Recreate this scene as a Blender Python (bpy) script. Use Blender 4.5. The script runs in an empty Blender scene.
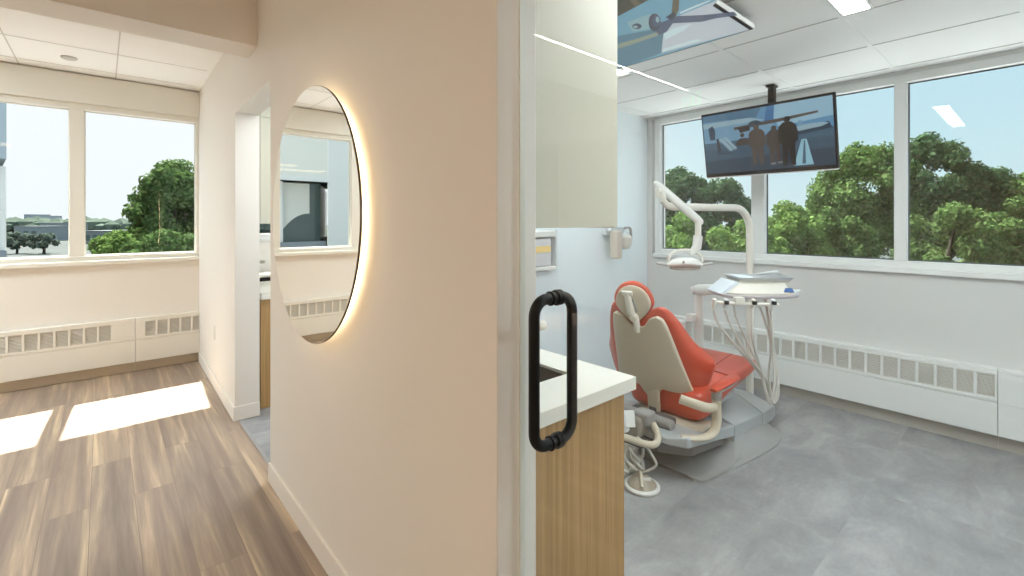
import bpy, bmesh, math, random
from mathutils import Vector, Matrix
random.seed(7)
PI = math.pi
SC = bpy.context.scene
COL = SC.collection

# ------------------------------------------------------------------ colours and materials
def lin(r, g, b):
    def f(c):
        c /= 255.0
        return c / 12.92 if c <= 0.04045 else ((c + 0.055) / 1.055) ** 2.4
    return (f(r), f(g), f(b), 1.0)

class NT:
    def __init__(s, name):
        s.m = bpy.data.materials.new(name); s.m.use_nodes = True
        s.t = s.m.node_tree; s.t.nodes.clear()
        s.out = s.n('ShaderNodeOutputMaterial')
    def n(s, typ, **kw):
        x = s.t.nodes.new(typ)
        for k, v in kw.items(): setattr(x, k, v)
        return x
    def l(s, a, b): s.t.links.new(a, b)
    def setv(s, node, **kw):
        for k, v in kw.items(): node.inputs[k.replace('_', ' ')].default_value = v
        return node
    def bsdf(s, col, rough=0.5, metal=0.0, spec=0.5, **kw):
        b = s.n('ShaderNodeBsdfPrincipled')
        b.inputs['Base Color'].default_value = col
        b.inputs['Roughness'].default_value = rough
        b.inputs['Metallic'].default_value = metal
        b.inputs['Specular IOR Level'].default_value = spec
        s.l(b.outputs[0], s.out.inputs[0]); return b

def mat(name, col, rough=0.5, metal=0.0, spec=0.5, noise=0.0, nscale=40.0, bump=0.0, coat=0.0):
    t = NT(name); b = t.bsdf(col, rough, metal, spec)
    if coat: b.inputs['Coat Weight'].default_value = coat; b.inputs['Coat Roughness'].default_value = 0.1
    if noise or bump:
        tc = t.n('ShaderNodeTexCoord'); nz = t.n('ShaderNodeTexNoise')
        nz.inputs['Scale'].default_value = nscale; nz.inputs['Detail'].default_value = 4
        t.l(tc.outputs['Object'], nz.inputs['Vector'])
        if noise:
            mx = t.n('ShaderNodeMix', data_type='RGBA', blend_type='MIX')
            mx.inputs[6].default_value = tuple(c * (1 - noise) for c in col[:3]) + (1,)
            mx.inputs[7].default_value = tuple(min(1, c * (1 + noise)) for c in col[:3]) + (1,)
            t.l(nz.outputs['Fac'], mx.inputs[0]); t.l(mx.outputs[2], b.inputs['Base Color'])
        if bump:
            bp = t.n('ShaderNodeBump'); bp.inputs['Strength'].default_value = bump; bp.inputs['Distance'].default_value = 0.002
            t.l(nz.outputs['Fac'], bp.inputs['Height']); t.l(bp.outputs[0], b.inputs['Normal'])
    return t.m

def emit(name, col, strength):
    t = NT(name); e = t.n('ShaderNodeEmission'); e.inputs[0].default_value = col; e.inputs[1].default_value = strength
    t.l(e.outputs[0], t.out.inputs[0]); return t.m

def glass(name, tint, f0=0.04):
    t = NT(name)
    tr = t.n('ShaderNodeBsdfTransparent'); tr.inputs[0].default_value = tint
    gl = t.n('ShaderNodeBsdfGlossy'); gl.inputs['Roughness'].default_value = 0.0; gl.inputs[0].default_value = (1, 1, 1, 1)
    lw = t.n('ShaderNodeLayerWeight'); lw.inputs[0].default_value = 0.5
    pw = t.n('ShaderNodeMath', operation='POWER'); pw.inputs[1].default_value = 5
    ml = t.n('ShaderNodeMath', operation='MULTIPLY_ADD'); ml.inputs[1].default_value = 1 - f0; ml.inputs[2].default_value = f0
    mx = t.n('ShaderNodeMixShader')
    t.l(lw.outputs['Facing'], pw.inputs[0]); t.l(pw.outputs[0], ml.inputs[0]); t.l(ml.outputs[0], mx.inputs[0])
    t.l(tr.outputs[0], mx.inputs[1]); t.l(gl.outputs[0], mx.inputs[2]); t.l(mx.outputs[0], t.out.inputs[0])
    return t.m

def ramp(t, fac, stops):
    r = t.n('ShaderNodeValToRGB'); e = r.color_ramp.elements
    while len(e) < len(stops): e.new(0.5)
    for i, (p, c) in enumerate(stops): e[i].position = p; e[i].color = c
    t.l(fac, r.inputs[0]); return r.outputs[0]

def wood_floor():
    t = NT('plank_floor'); b = t.bsdf((0.4, 0.3, 0.2, 1), 0.42, spec=0.9)
    tc = t.n('ShaderNodeTexCoord')
    mp = t.n('ShaderNodeMapping'); mp.inputs['Rotation'].default_value = (0, 0, PI / 2); mp.inputs['Location'].default_value = (0.37, 0.045, 0)
    t.l(tc.outputs['Object'], mp.inputs[0])
    br = t.n('ShaderNodeTexBrick'); br.offset = 0.37; br.offset_frequency = 2
    for k, v in (('Scale', 1.0), ('Mortar Size', 0.0012), ('Mortar Smooth', 0.4), ('Bias', 0.0), ('Brick Width', 1.35), ('Row Height', 0.168)): br.inputs[k].default_value = v
    br.inputs['Color1'].default_value = (0, 0, 0, 1); br.inputs['Color2'].default_value = (1, 1, 1, 1); br.inputs['Mortar'].default_value = (0.3, 0.3, 0.3, 1)
    t.l(mp.outputs[0], br.inputs['Vector'])
    # long grain, shifted per plank
    sc = t.n('ShaderNodeVectorMath', operation='MULTIPLY'); sc.inputs[1].default_value = (0.62, 13.0, 1)
    t.l(mp.outputs[0], sc.inputs[0])
    ad = t.n('ShaderNodeVectorMath', operation='MULTIPLY_ADD'); ad.inputs[1].default_value = (13.0, 7.0, 3.0)
    t.l(br.outputs['Color'], ad.inputs[0]); t.l(sc.outputs[0], ad.inputs[2])
    n1 = t.n('ShaderNodeTexNoise'); t.setv(n1, Scale=1.0, Detail=4.0, Roughness=0.55, Distortion=0.6); t.l(ad.outputs[0], n1.inputs['Vector'])
    sc2 = t.n('ShaderNodeVectorMath', operation='MULTIPLY'); sc2.inputs[1].default_value = (3.0, 60.0, 1); t.l(mp.outputs[0], sc2.inputs[0])
    n2 = t.n('ShaderNodeTexNoise'); t.setv(n2, Scale=1.0, Detail=5.0, Roughness=0.65); t.l(sc2.outputs[0], n2.inputs['Vector'])
    base = ramp(t, n1.outputs['Fac'], [(0.28, lin(126, 109, 99)), (0.46, lin(150, 133, 119)), (0.57, lin(168, 149, 130)), (0.71, lin(214, 195, 166))])
    # plank tone
    tone = ramp(t, br.outputs['Color'], [(0.0, (0.88, 0.865, 0.86, 1)), (0.5, (0.97, 0.955, 0.94, 1)), (1.0, (1.08, 1.05, 1.01, 1))])
    m1 = t.n('ShaderNodeMix', data_type='RGBA', blend_type='MULTIPLY'); m1.inputs[0].default_value = 1.0
    t.l(base, m1.inputs[6]); t.l(tone, m1.inputs[7])
    fine = ramp(t, n2.outputs['Fac'], [(0.3, (0.82, 0.81, 0.80, 1)), (0.7, (1.12, 1.12, 1.12, 1))])
    m2 = t.n('ShaderNodeMix', data_type='RGBA', blend_type='MULTIPLY'); m2.inputs[0].default_value = 1.0
    t.l(m1.outputs[2], m2.inputs[6]); t.l(fine, m2.inputs[7])
    mo = t.n('ShaderNodeMix', data_type='RGBA'); mo.inputs[7].default_value = lin(96, 74, 58)
    mf = t.n('ShaderNodeMath', operation='MULTIPLY'); mf.inputs[1].default_value = 0.6
    t.l(br.outputs['Fac'], mf.inputs[0]); t.l(mf.outputs[0], mo.inputs[0]); t.l(m2.outputs[2], mo.inputs[6])
    t.l(mo.outputs[2], b.inputs['Base Color'])
    rr = t.n('ShaderNodeMath', operation='MULTIPLY_ADD'); rr.inputs[1].default_value = 0.16; rr.inputs[2].default_value = 0.28
    t.l(n2.outputs['Fac'], rr.inputs[0]); t.l(rr.outputs[0], b.inputs['Roughness'])
    return t.m

def vinyl_floor():
    t = NT('concrete_look_vinyl'); b = t.bsdf((0.3, 0.3, 0.3, 1), 0.48, spec=0.35)
    tc = t.n('ShaderNodeTexCoord')
    br = t.n('ShaderNodeTexBrick'); br.offset = 0.5
    for k, v in (('Scale', 1.0), ('Mortar Size', 0.001), ('Brick Width', 1.2), ('Row Height', 0.6)): br.inputs[k].default_value = v
    br.inputs['Color1'].default_value = (0, 0, 0, 1); br.inputs['Color2'].default_value = (1, 1, 1, 1); br.inputs['Mortar'].default_value = (0.4, 0.4, 0.4, 1)
    t.l(tc.outputs['Object'], br.inputs['Vector'])
    ad = t.n('ShaderNodeVectorMath', operation='MULTIPLY_ADD'); ad.inputs[1].default_value = (9.0, 5.0, 3.0)
    st = t.n('ShaderNodeVectorMath', operation='MULTIPLY'); st.inputs[1].default_value = (1.5, 2.6, 1)
    t.l(tc.outputs['Object'], st.inputs[0]); t.l(br.outputs['Color'], ad.inputs[0]); t.l(st.outputs[0], ad.inputs[2])
    n1 = t.n('ShaderNodeTexNoise'); t.setv(n1, Scale=1.6, Detail=6.0, Roughness=0.62, Distortion=0.4); t.l(ad.outputs[0], n1.inputs['Vector'])
    n2 = t.n('ShaderNodeTexNoise'); t.setv(n2, Scale=22.0, Detail=4.0, Roughness=0.7); t.l(st.outputs[0], n2.inputs['Vector'])
    c1 = ramp(t, n1.outputs['Fac'], [(0.28, lin(126, 127, 129)), (0.5, lin(147, 148, 149)), (0.72, lin(171, 171, 171))])
    c2 = ramp(t, n2.outputs['Fac'], [(0.3, (0.92, 0.92, 0.92, 1)), (0.7, (1.07, 1.07, 1.07, 1))])
    m = t.n('ShaderNodeMix', data_type='RGBA', blend_type='MULTIPLY'); m.inputs[0].default_value = 1
    t.l(c1, m.inputs[6]); t.l(c2, m.inputs[7]); t.l(m.outputs[2], b.inputs['Base Color'])
    return t.m

def wood_panel(name, a, bcol):
    t = NT(name); b = t.bsdf(a, 0.5, spec=0.35)
    tc = t.n('ShaderNodeTexCoord')
    sc = t.n('ShaderNodeVectorMath', operation='MULTIPLY'); sc.inputs[1].default_value = (95, 95, 1.6); t.l(tc.outputs['Object'], sc.inputs[0])
    n = t.n('ShaderNodeTexNoise'); t.setv(n, Scale=1.0, Detail=3.0, Roughness=0.6); t.l(sc.outputs[0], n.inputs['Vector'])
    t.l(ramp(t, n.outputs['Fac'], [(0.32, a), (0.68, bcol)]), b.inputs['Base Color'])
    return t.m

def leaf_mat(name, c1, c2):
    t = NT(name)
    g = t.n('ShaderNodeNewGeometry')
    col = ramp(t, g.outputs['Random Per Island'], [(0.0, c1), (1.0, c2)])
    d = t.n('ShaderNodeBsdfDiffuse'); tl = t.n('ShaderNodeBsdfTranslucent'); mx = t.n('ShaderNodeMixShader'); mx.inputs[0].default_value = 0.3
    t.l(col, d.inputs[0]); t.l(col, tl.inputs[0]); t.l(d.outputs[0], mx.inputs[1]); t.l(tl.outputs[0], mx.inputs[2]); t.l(mx.outputs[0], t.out.inputs[0])
    return t.m

M = dict(
    wall=mat('warm_white_paint', (0.815, 0.785, 0.738, 1), 0.75, spec=0.2),
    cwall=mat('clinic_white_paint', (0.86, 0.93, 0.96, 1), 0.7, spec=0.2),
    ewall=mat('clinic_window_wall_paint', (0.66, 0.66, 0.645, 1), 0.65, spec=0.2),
    ceil=mat('ceiling_white', (0.90, 0.895, 0.88, 1), 0.85, spec=0.1, bump=0.2, nscale=250),
    frame=mat('window_frame_cream', (0.80, 0.785, 0.72, 1), 0.5),
    cframe=mat('window_frame_white', (0.78, 0.79, 0.78, 1), 0.45),
    gasket=mat('dark_gasket', (0.06, 0.08, 0.09, 1), 0.6),
    heat=mat('heater_enamel', (0.82, 0.80, 0.74, 1), 0.5),
    cheat=mat('heater_enamel_white', (0.80, 0.81, 0.79, 1), 0.5),
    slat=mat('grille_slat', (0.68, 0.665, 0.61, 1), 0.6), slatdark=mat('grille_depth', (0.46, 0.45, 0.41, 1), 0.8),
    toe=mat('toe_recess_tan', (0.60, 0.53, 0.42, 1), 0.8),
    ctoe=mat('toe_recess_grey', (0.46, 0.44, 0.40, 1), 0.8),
    cab=mat('cabinet_cream_laminate', (0.52, 0.495, 0.395, 1), 0.5),
    top=mat('worktop_white_quartz', (0.82, 0.79, 0.71, 1), 0.35, noise=0.03, nscale=120),
    wood=wood_panel('oak_laminate', lin(158, 122, 76), lin(186, 149, 99)),
    sink=mat('sink_dark_bronze', (0.02, 0.011, 0.008, 1), 0.4),
    black=mat('matte_black_metal', (0.006, 0.006, 0.006, 1), 0.42, spec=0.22),
    tvblack=mat('screen_bezel_black', (0.01, 0.01, 0.012, 1), 0.6, spec=0.12),
    tvside=mat('screen_side_grey', (0.55, 0.56, 0.56, 1), 0.35),
    red=mat('coral_red_upholstery', (0.53, 0.062, 0.026, 1), 0.33, spec=0.6, bump=0.05, nscale=400),
    redseam=mat('red_seam_welt', (0.36, 0.035, 0.02, 1), 0.4),
    shell=mat('beige_chair_plastic', (0.56, 0.50, 0.39, 1), 0.4),
    cream=mat('ivory_plastic', (0.72, 0.69, 0.62, 1), 0.35),
    grey=mat('chair_base_grey', (0.31, 0.315, 0.31, 1), 0.38), cgrey=mat('chair_cover_grey', (0.40, 0.425, 0.435, 1), 0.38),
    lgrey=mat('light_grey_plastic', (0.66, 0.69, 0.70, 1), 0.35),
    dgrey=mat('dark_mechanism', (0.07, 0.07, 0.07, 1), 0.6),
    mgrey=mat('mid_grey_plastic', (0.30, 0.29, 0.28, 1), 0.5),
    white=mat('white_enamel', (0.74, 0.735, 0.70, 1), 0.3),
    hose=mat('hose_silicone', (0.60, 0.585, 0.54, 1), 0.45),
    steel=mat('brushed_steel', (0.70, 0.72, 0.74, 1), 0.28, metal=1.0),
    blue=mat('blue_keypad', (0.03, 0.10, 0.30, 1), 0.3),
    tissue=mat('white_paper_bib', (0.75, 0.82, 0.88, 1), 0.8),
    nozzle=mat('faucet_champagne', (0.62, 0.55, 0.45, 1), 0.35),
    yellow=mat('yellow_carton', (0.80, 0.58, 0.22, 1), 0.6),
    pinkbeige=mat('beige_tubehead_plastic', (0.62, 0.54, 0.46, 1), 0.5),
    mirror=mat('mirror_silver', (0.93, 0.93, 0.90, 1), 0.0, metal=1.0),
    brass=mat('mirror_edge_dark', (0.05, 0.035, 0.02, 1), 0.35, metal=0.6),
    glassdoor=glass('door_glass', (0.965, 0.98, 0.972, 1), 0.042),
    pane=glass('window_pane_glass', (0.965, 0.98, 0.978, 1), 0.013),
    clearcup=mat('cloudy_plastic', (0.46, 0.44, 0.40, 1), 0.25),
    bark=mat('bark', (0.030, 0.026, 0.020, 1), 0.9, noise=0.3, nscale=6),
    led=emit('led_warm', (1.0, 0.76, 0.47, 1), 21.0),
    line=emit('linear_lamp', (1.0, 0.93, 0.82, 1), 30.0),
    warm=emit('warm_fill', (1.0, 0.72, 0.45, 1), 11.0),  # glow of the added warm fill panels in the reception
    neutral=emit('daylight_fill', (0.85, 0.96, 1.0, 1), 44.0),  # glow of the added fill panel by the reception windows
    cool=emit('clinic_lamp_and_fill', (0.92, 0.97, 1.0, 1), 58.0),  # shared by the visible slot lamp and the added fill lamps
    spot=emit('downlight_lamp', (1.0, 0.97, 0.92, 1), 14.0),
    exitg=emit('exit_green', (0.05, 1.0, 0.25, 1), 1.8),
    exitw=mat('exit_housing', (0.75, 0.76, 0.74, 1), 0.5),
    haze=mat('hazed_concrete', (0.250, 0.280, 0.300, 1), 0.9),  # distance haze put into the colour as a paler, bluer tone
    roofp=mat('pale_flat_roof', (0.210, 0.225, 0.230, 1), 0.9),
    facade=mat('facade_cladding_blue_grey', (0.36, 0.42, 0.46, 1), 0.6),
    facadec=mat('facade_cream_panel', (0.75, 0.73, 0.66, 1), 0.8),
    darkglass=mat('facade_dark_glass', (0.05, 0.09, 0.085, 1), 0.15, spec=0.8),
    ground=mat('distant_ground', (0.05, 0.065, 0.06, 1), 0.95, noise=0.35, nscale=0.05),
    asphalt=mat('parking_asphalt', (0.20, 0.21, 0.22, 1), 0.9),
    leafA=leaf_mat('leaf_mid', (0.058, 0.112, 0.036, 1), (0.165, 0.255, 0.090, 1)),
    leafB=leaf_mat('leaf_dark', (0.040, 0.083, 0.042, 1), (0.105, 0.180, 0.082, 1)),
    leafC=leaf_mat('leaf_light', (0.095, 0.175, 0.042, 1), (0.215, 0.325, 0.105, 1)),
    leafD=leaf_mat('leaf_far', (0.130, 0.170, 0.140, 1), (0.190, 0.240, 0.190, 1)),  # far foliage paled and greyed, haze put into the colour
    floorw=wood_floor(), floorv=vinyl_floor(),
)

# ------------------------------------------------------------------ mesh building
class MB:
    def __init__(s): s.v = []; s.f = []; s.mi = []; s.cur = 0
    def add(s, vs, fs):
        o = len(s.v); s.v += [tuple(p) for p in vs]
        for f in fs: s.f.append(tuple(i + o for i in f)); s.mi.append(s.cur)
        return s
    def box(s, x0, x1, y0, y1, z0, z1):
        if x0 > x1: x0, x1 = x1, x0
        if y0 > y1: y0, y1 = y1, y0
        if z0 > z1: z0, z1 = z1, z0
        v = [(x, y, z) for x in (x0, x1) for y in (y0, y1) for z in (z0, z1)]
        return s.add(v, [(0, 1, 3, 2), (4, 6, 7, 5), (0, 4, 5, 1), (2, 3, 7, 6), (0, 2, 6, 4), (1, 5, 7, 3)])
    def obox(s, c, ax, ay, az, hx, hy, hz):
        c = Vector(c); ax, ay, az = Vector(ax).normalized(), Vector(ay).normalized(), Vector(az).normalized()
        v = [c + ax * hx * i + ay * hy * j + az * hz * k for i in (-1, 1) for j in (-1, 1) for k in (-1, 1)]
        return s.add(v, [(0, 1, 3, 2), (4, 6, 7, 5), (0, 4, 5, 1), (2, 3, 7, 6), (0, 2, 6, 4), (1, 5, 7, 3)])
    def loft(s, rings, cap=True, closed=True):
        n = len(rings[0]); o = len(s.v); vs = [p for r in rings for p in r]; fs = []
        for i in range(len(rings) - 1):
            for j in range(n if closed else n - 1):
                k = (j + 1) % n
                fs.append((i * n + j, i * n + k, (i + 1) * n + k, (i + 1) * n + j))
        if cap: fs.append(tuple(range(n - 1, -1, -1))); fs.append(tuple((len(rings) - 1) * n + j for j in range(n)))
        return s.add(vs, fs)
    def prism(s, poly, fn, a, b):
        """poly: 2-D outline, fn(p, t) -> 3-D point; extruded from t = a to t = b"""
        return s.loft([[fn(p, a) for p in poly], [fn(p, b) for p in poly]])
    def tube(s, pts, r, n=10, cap=True, flat=1.0, up=None, closed=False):
        pts = [Vector(p) for p in pts]; N = len(pts)
        rs = r if isinstance(r, (list, tuple)) else [r] * N
        rings = []; prev = None
        for i, p in enumerate(pts):
            if closed: t = pts[(i + 1) % N] - pts[i - 1]
            else: t = pts[min(i + 1, N - 1)] - pts[max(i - 1, 0)]
            t.normalize()
            if up is not None: a = Vector(up)
            elif prev is None: a = Vector((0, 0, 1)) if abs(t.z) < 0.9 else Vector((1, 0, 0))
            else: a = prev
            a = (a - t * a.dot(t)).normalized(); prev = a; b = t.cross(a)
            rings.append([p + (a * math.cos(2 * PI * j / n) + b * (math.sin(2 * PI * j / n) * flat)) * rs[i] for j in range(n)])
        if closed: rings.append(rings[0]); cap = False
        return s.loft(rings, cap)
    def lathe(s, prof, c, n=24, axis=(0, 0, 1), cap=True):
        c = Vector(c); ax = Vector(axis).normalized()
        a = Vector((0, 0, 1)) if abs(ax.z) < 0.9 else Vector((1, 0, 0)); a = (a - ax * a.dot(ax)).normalized(); b = ax.cross(a)
        return s.loft([[c + ax * h + (a * math.cos(2 * PI * j / n) + b * math.sin(2 * PI * j / n)) * max(r, 1e-4) for j in range(n)] for r, h in prof], cap)
    def build(s, name, m, parent=None, bevel=0.0, sharp=35, sub=0, flat=False):
        me = bpy.data.meshes.new(name)
        off = Vector((0, 0, 0)); q = parent
        while q is not None: off += q.location; q = q.parent
        me.from_pydata([tuple(Vector(p) - off) for p in s.v], [], s.f)
        ms = m if isinstance(m, (list, tuple)) else [m]
        for x in ms: me.materials.append(x)
        if len(ms) > 1: me.polygons.foreach_set('material_index', s.mi)
        bm = bmesh.new(); bm.from_mesh(me); bmesh.ops.recalc_face_normals(bm, faces=bm.faces); bm.to_mesh(me); bm.free()
        if not flat:
            me.polygons.foreach_set('use_smooth', [True] * len(me.polygons)); me.set_sharp_from_angle(angle=math.radians(sharp))
        me.update()
        o = bpy.data.objects.new(name, me); COL.objects.link(o)
        if parent is not None: o.parent = parent
        if bevel:
            md = o.modifiers.new('edge', 'BEVEL'); md.width = bevel; md.segments = 2; md.limit_method = 'ANGLE'; md.angle_limit = math.radians(40); md.harden_normals = True
        if sub:
            md = o.modifiers.new('smooth', 'SUBSURF'); md.levels = sub; md.render_levels = sub
        return o

def tag(o, label=None, cat=None, group=None, kind=None):
    if label: o['label'] = label
    if cat: o['category'] = cat
    if group: o['group'] = group
    if kind: o['kind'] = kind
    return o
def thing(name, loc, label, cat, group=None):
    o = bpy.data.objects.new(name, None); COL.objects.link(o); o.location = loc; o.empty_display_size = 0.1
    return tag(o, label, cat, group)
def struct(name, mb, m, parent=None, label=None, **kw):
    o = mb.build(name, m, parent, **kw)
    if parent is None: tag(o, label, None, None, 'structure')
    return o
def catmull(pts, n=8):
    P = [Vector(p) for p in pts]; P = [P[0] * 2 - P[1]] + P + [P[-1] * 2 - P[-2]]; out = []
    for i in range(1, len(P) - 2):
        for k in range(n):
            t = k / n; a, b, c, d = P[i - 1], P[i], P[i + 1], P[i + 2]
            out.append(0.5 * ((2 * b) + (c - a) * t + (2 * a - 5 * b + 4 * c - d) * t * t + (3 * b - a - 3 * c + d) * t ** 3))
    out.append(P[-2]); return out
def interp(tab, x):
    if x <= tab[0][0]: return tab[0][1]
    for (a, u), (b, v) in zip(tab, tab[1:]):
        if x <= b:
            return u + (v - u) * (x - a) / (b - a)
    return tab[-1][1]
def sp(c, e): return math.copysign(abs(c) ** e, c)

# ------------------------------------------------------------------ camera
YAW = math.radians(41.3); FPX = 466.0; EYE = 1.4; HZ = 221.0
FW = Vector((math.sin(YAW), math.cos(YAW), 0)); RT = Vector((math.cos(YAW), -math.sin(YAW), 0))
cd = bpy.data.cameras.new('camera'); cam = bpy.data.objects.new('camera', cd); COL.objects.link(cam)
cam.location = (0, 0, EYE); cam.rotation_euler = (PI / 2, 0, -YAW)
cd.sensor_width = 36.0; cd.lens = FPX / 1024 * 36.0; cd.shift_y = -(288 - HZ) / 1024; cd.clip_start = 0.02; cd.clip_end = 3000
SC.camera = cam
def far(px, d, z=0.0):                    # a point out of doors at bearing px and depth d
    p = FW * d + RT * ((px - 512) / FPX * d); return Vector((p.x, p.y, z))

# ------------------------------------------------------------------ room shell
WX0, WX1 = 0.68, 0.805                    # the partition that carries the mirror
GX = 0.745                                # glass door plane
EX = 4.14                                 # inner face of the clinic window wall
NY = 5.60                                 # inner face of the reception window wall
CY = 2.64                                 # back wall of the clinic room
CZ, RZ = 2.435, 2.72                      # ceilings: clinic rooms, reception
struct('floor', MB().box(-4.6, GX - 0.02, -2.6, 5.9, -0.12, 0), M['floorw'], flat=True)
struct('floor_clinic', MB().box(GX - 0.02, 4.5, -2.6, 5.9, -0.12, 0), M['floorv'], flat=True)
struct('trim_1', MB().box(GX - 0.032, GX - 0.012, 2.75, 3.73, 0, 0.003).box(GX - 0.032, GX - 0.012, -0.26, 0.82, 0, 0.003), M['mgrey'])
px_ = lambda y: 0.68 + (y - 2.75) * 0.0168
struct('wall_partition', MB().box(WX0, WX1, 0.826, 2.75, 0, 2.9)
       .box(WX0, WX1, -2.6, -0.26, 0, 2.9).box(WX0, WX1, -0.26, 0.826, 2.52, 2.9)
       # beyond the mirror the partition drifts slightly off line: lintel over the opening, then the last stretch
       .prism([(px_(2.75), 2.75), (px_(3.73), 3.73), (px_(3.73) + 0.155, 3.73), (WX1, 2.75)], lambda p, z: (p[0], p[1], z), 2.16, 2.9)
       .prism([(px_(3.73), 3.73), (px_(NY), NY), (px_(NY) + 0.155, NY), (px_(3.73) + 0.155, 3.73)], lambda p, z: (p[0], p[1], z), 0, 2.9), M['wall'], bevel=0.002)
struct('baseboard_partition', MB().box(WX0 - 0.012, WX0, 0.826, 2.75, 0, 0.10)
       .prism([(px_(3.73) - .012, 3.718), (px_(3.73) + .155, 3.718), (px_(3.73) + .155, 3.7297), (px_(3.73) - .0003, 3.7297), (px_(NY) - .0003, NY - .07), (px_(NY) - .012, NY - .07)], lambda p, z: (p[0], p[1], z), 0, 0.10), M['wall'], bevel=0.003)
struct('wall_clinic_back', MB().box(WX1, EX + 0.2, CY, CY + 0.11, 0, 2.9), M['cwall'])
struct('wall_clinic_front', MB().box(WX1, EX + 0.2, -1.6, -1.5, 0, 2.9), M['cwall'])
struct('wall_west', MB().box(-4.6, -4.5, -2.6, 5.9, 0, 2.9), M['wall'])
struct('wall_south', MB().box(-4.5, WX0, -2.6, -2.5, 0, 2.9), M['wall'])
struct('ceiling', MB().box(-4.6, WX0 + 0.1, -2.6, 3.06, RZ, RZ + 0.1).box(-4.6, WX0 + 0.1, 3.31, 5.9, RZ - 0.02, RZ + 0.1), M['ceil'])
struct('wall_bulkhead', MB().box(-4.5, WX0 + 0.01, 3.06, 3.31, 2.43, RZ + 0.1), M['wall'], bevel=0.002)
struct('ceiling_clinic', MB().box(WX1, EX + 0.25, -1.6, 5.9, CZ, CZ + 0.1), M['ceil'])
# ceiling grids
g = MB()
for y in (4.15, 4.77, 5.39): g.box(-4.5, WX0, y - 0.004, y + 0.004, RZ - 0.0225, RZ - 0.02)
for k in range(-8, 1): g.box(0.09 + 0.61 * k - 0.004, 0.09 + 0.61 * k + 0.004, 3.31, NY, RZ - 0.0225, RZ - 0.02)
struct('trim_2', g, mat('grid_joint', (0.60, 0.58, 0.54, 1), 0.8))
g = MB()
for k in range(-3, 4): g.box(WX1, EX, 0.672 + 0.61 * k - 0.012, 0.672 + 0.61 * k + 0.012, CZ - 0.004, CZ)
struct('trim_3', g, mat('grid_runner_white', (0.86, 0.86, 0.85, 1), 0.5))
g = MB()
for k in range(-3, 3): g.box(2.81 + 0.595 * k - 0.004, 2.81 + 0.595 * k + 0.004, -1.5, CY, CZ - 0.003, CZ)
struct('trim_4', g, mat('grid_joint_grey', (0.52, 0.52, 0.50, 1), 0.8))

# reception window wall (far side, looks along +y)
ZS, ZT = 1.03, 2.385
struct('wall_north', MB().box(-4.5, EX + 0.3, NY, NY + 0.22, 0, ZS).box(-4.5, EX + 0.3, NY, NY + 0.22, ZT + 0.06, 2.9)
       .box(-4.5, -3.9, NY, NY + 0.22, ZS, ZT + 0.06).box(0.76, 0.88, NY, NY + 0.22, ZS, ZT + 0.06).box(2.9, EX + 0.3, NY, NY + 0.22, ZS, ZT + 0.06).box(0.88, 2.9, NY, NY + 0.22, ZS, 1.205), M['wall'])
def window_strip(name, fn, edges, zs, zt, m, depth, post, gk=None):
    """fn(a, d, z) -> point; a runs along the wall, d goes outwards; edges: list of (a0, a1) glass openings"""
    lo, hi = min(e[0] for e in edges), max(e[1] for e in edges)
    def bx(mb, a0, a1, d0, d1, z0, z1):
        p, q = fn(a0, d0, z0), fn(a1, d1, z1); mb.box(p[0], q[0], p[1], q[1], p[2], q[2])
    w = MB()
    bx(w, lo - post, hi + post, 0.0, depth, zt, zt + 0.055); bx(w, lo - post, hi + post, 0.0, depth, zs - 0.055, zs)
    bx(w, lo - post, lo, 0.0, depth, zs, zt); bx(w, hi, hi + post, 0.0, depth, zs, zt)
    o = struct(name, w, m, bevel=0.004)
    es = sorted(edges)
    for (a, b), (c, d) in zip(es, es[1:]):
        w = MB(); bx(w, b, c, 0.0, depth, zs, zt); w.build('mullion', m, o, bevel=0.004)
    w = MB(); bx(w, lo - post, hi + post, -0.035, 0.02, zs - 0.082, zs - 0.045); w.build('sill', m, o, bevel=0.004)
    for a, b in es:
        w = MB()
        for (p0, p1, q0, q1) in ((a, b, zt - 0.008, zt), (a, b, zs, zs + 0.008), (a, a + 0.008, zs, zt), (b - 0.008, b, zs, zt)):
            bx(w, p0, p1, depth * 0.62, depth * 0.72, q0, q1)
        w.build('gasket', gk or M['gasket'], o)
        w = MB(); bx(w, a + 0.001, b - 0.001, depth * 0.66, depth * 0.66 + 0.012, zs, zt); w.build('pane', M['pane'], o, flat=True)
    return o
w1 = window_strip('window_1', lambda a, d, z: (a, NY + d, z), [(-3.0, -2.11), (-2.01, -1.13), (-1.03, -0.218), (-0.122, 0.705)], ZS + 0.06, ZT, M['frame'], 0.10, 0.05, M['frame'])
# shade pocket above the reception panes
struct('trim_5', MB().box(-3.05, 0.725, NY - 0.035, NY, ZT + 0.052, ZT + 0.30), M['frame'], bevel=0.003)
window_strip('window_2', lambda a, d, z: (a, NY + d, z), [(0.94, 1.75), (1.85, 2.8)], 1.262, ZT, M['cframe'], 0.10, 0.05)
# clinic window wall (looks along +x)
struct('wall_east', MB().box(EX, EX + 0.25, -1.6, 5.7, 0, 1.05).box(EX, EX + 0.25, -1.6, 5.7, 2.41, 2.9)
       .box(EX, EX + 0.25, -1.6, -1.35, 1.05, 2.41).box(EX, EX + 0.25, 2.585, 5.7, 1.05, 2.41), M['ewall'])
window_strip('window_3', lambda a, d, z: (EX + d, a, z), [(-1.25, -0.36), (-0.285, 0.614), (0.683, 1.53), (1.635, 2.50)], 1.125, 2.355, M['cframe'], 0.09, 0.055)

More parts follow.
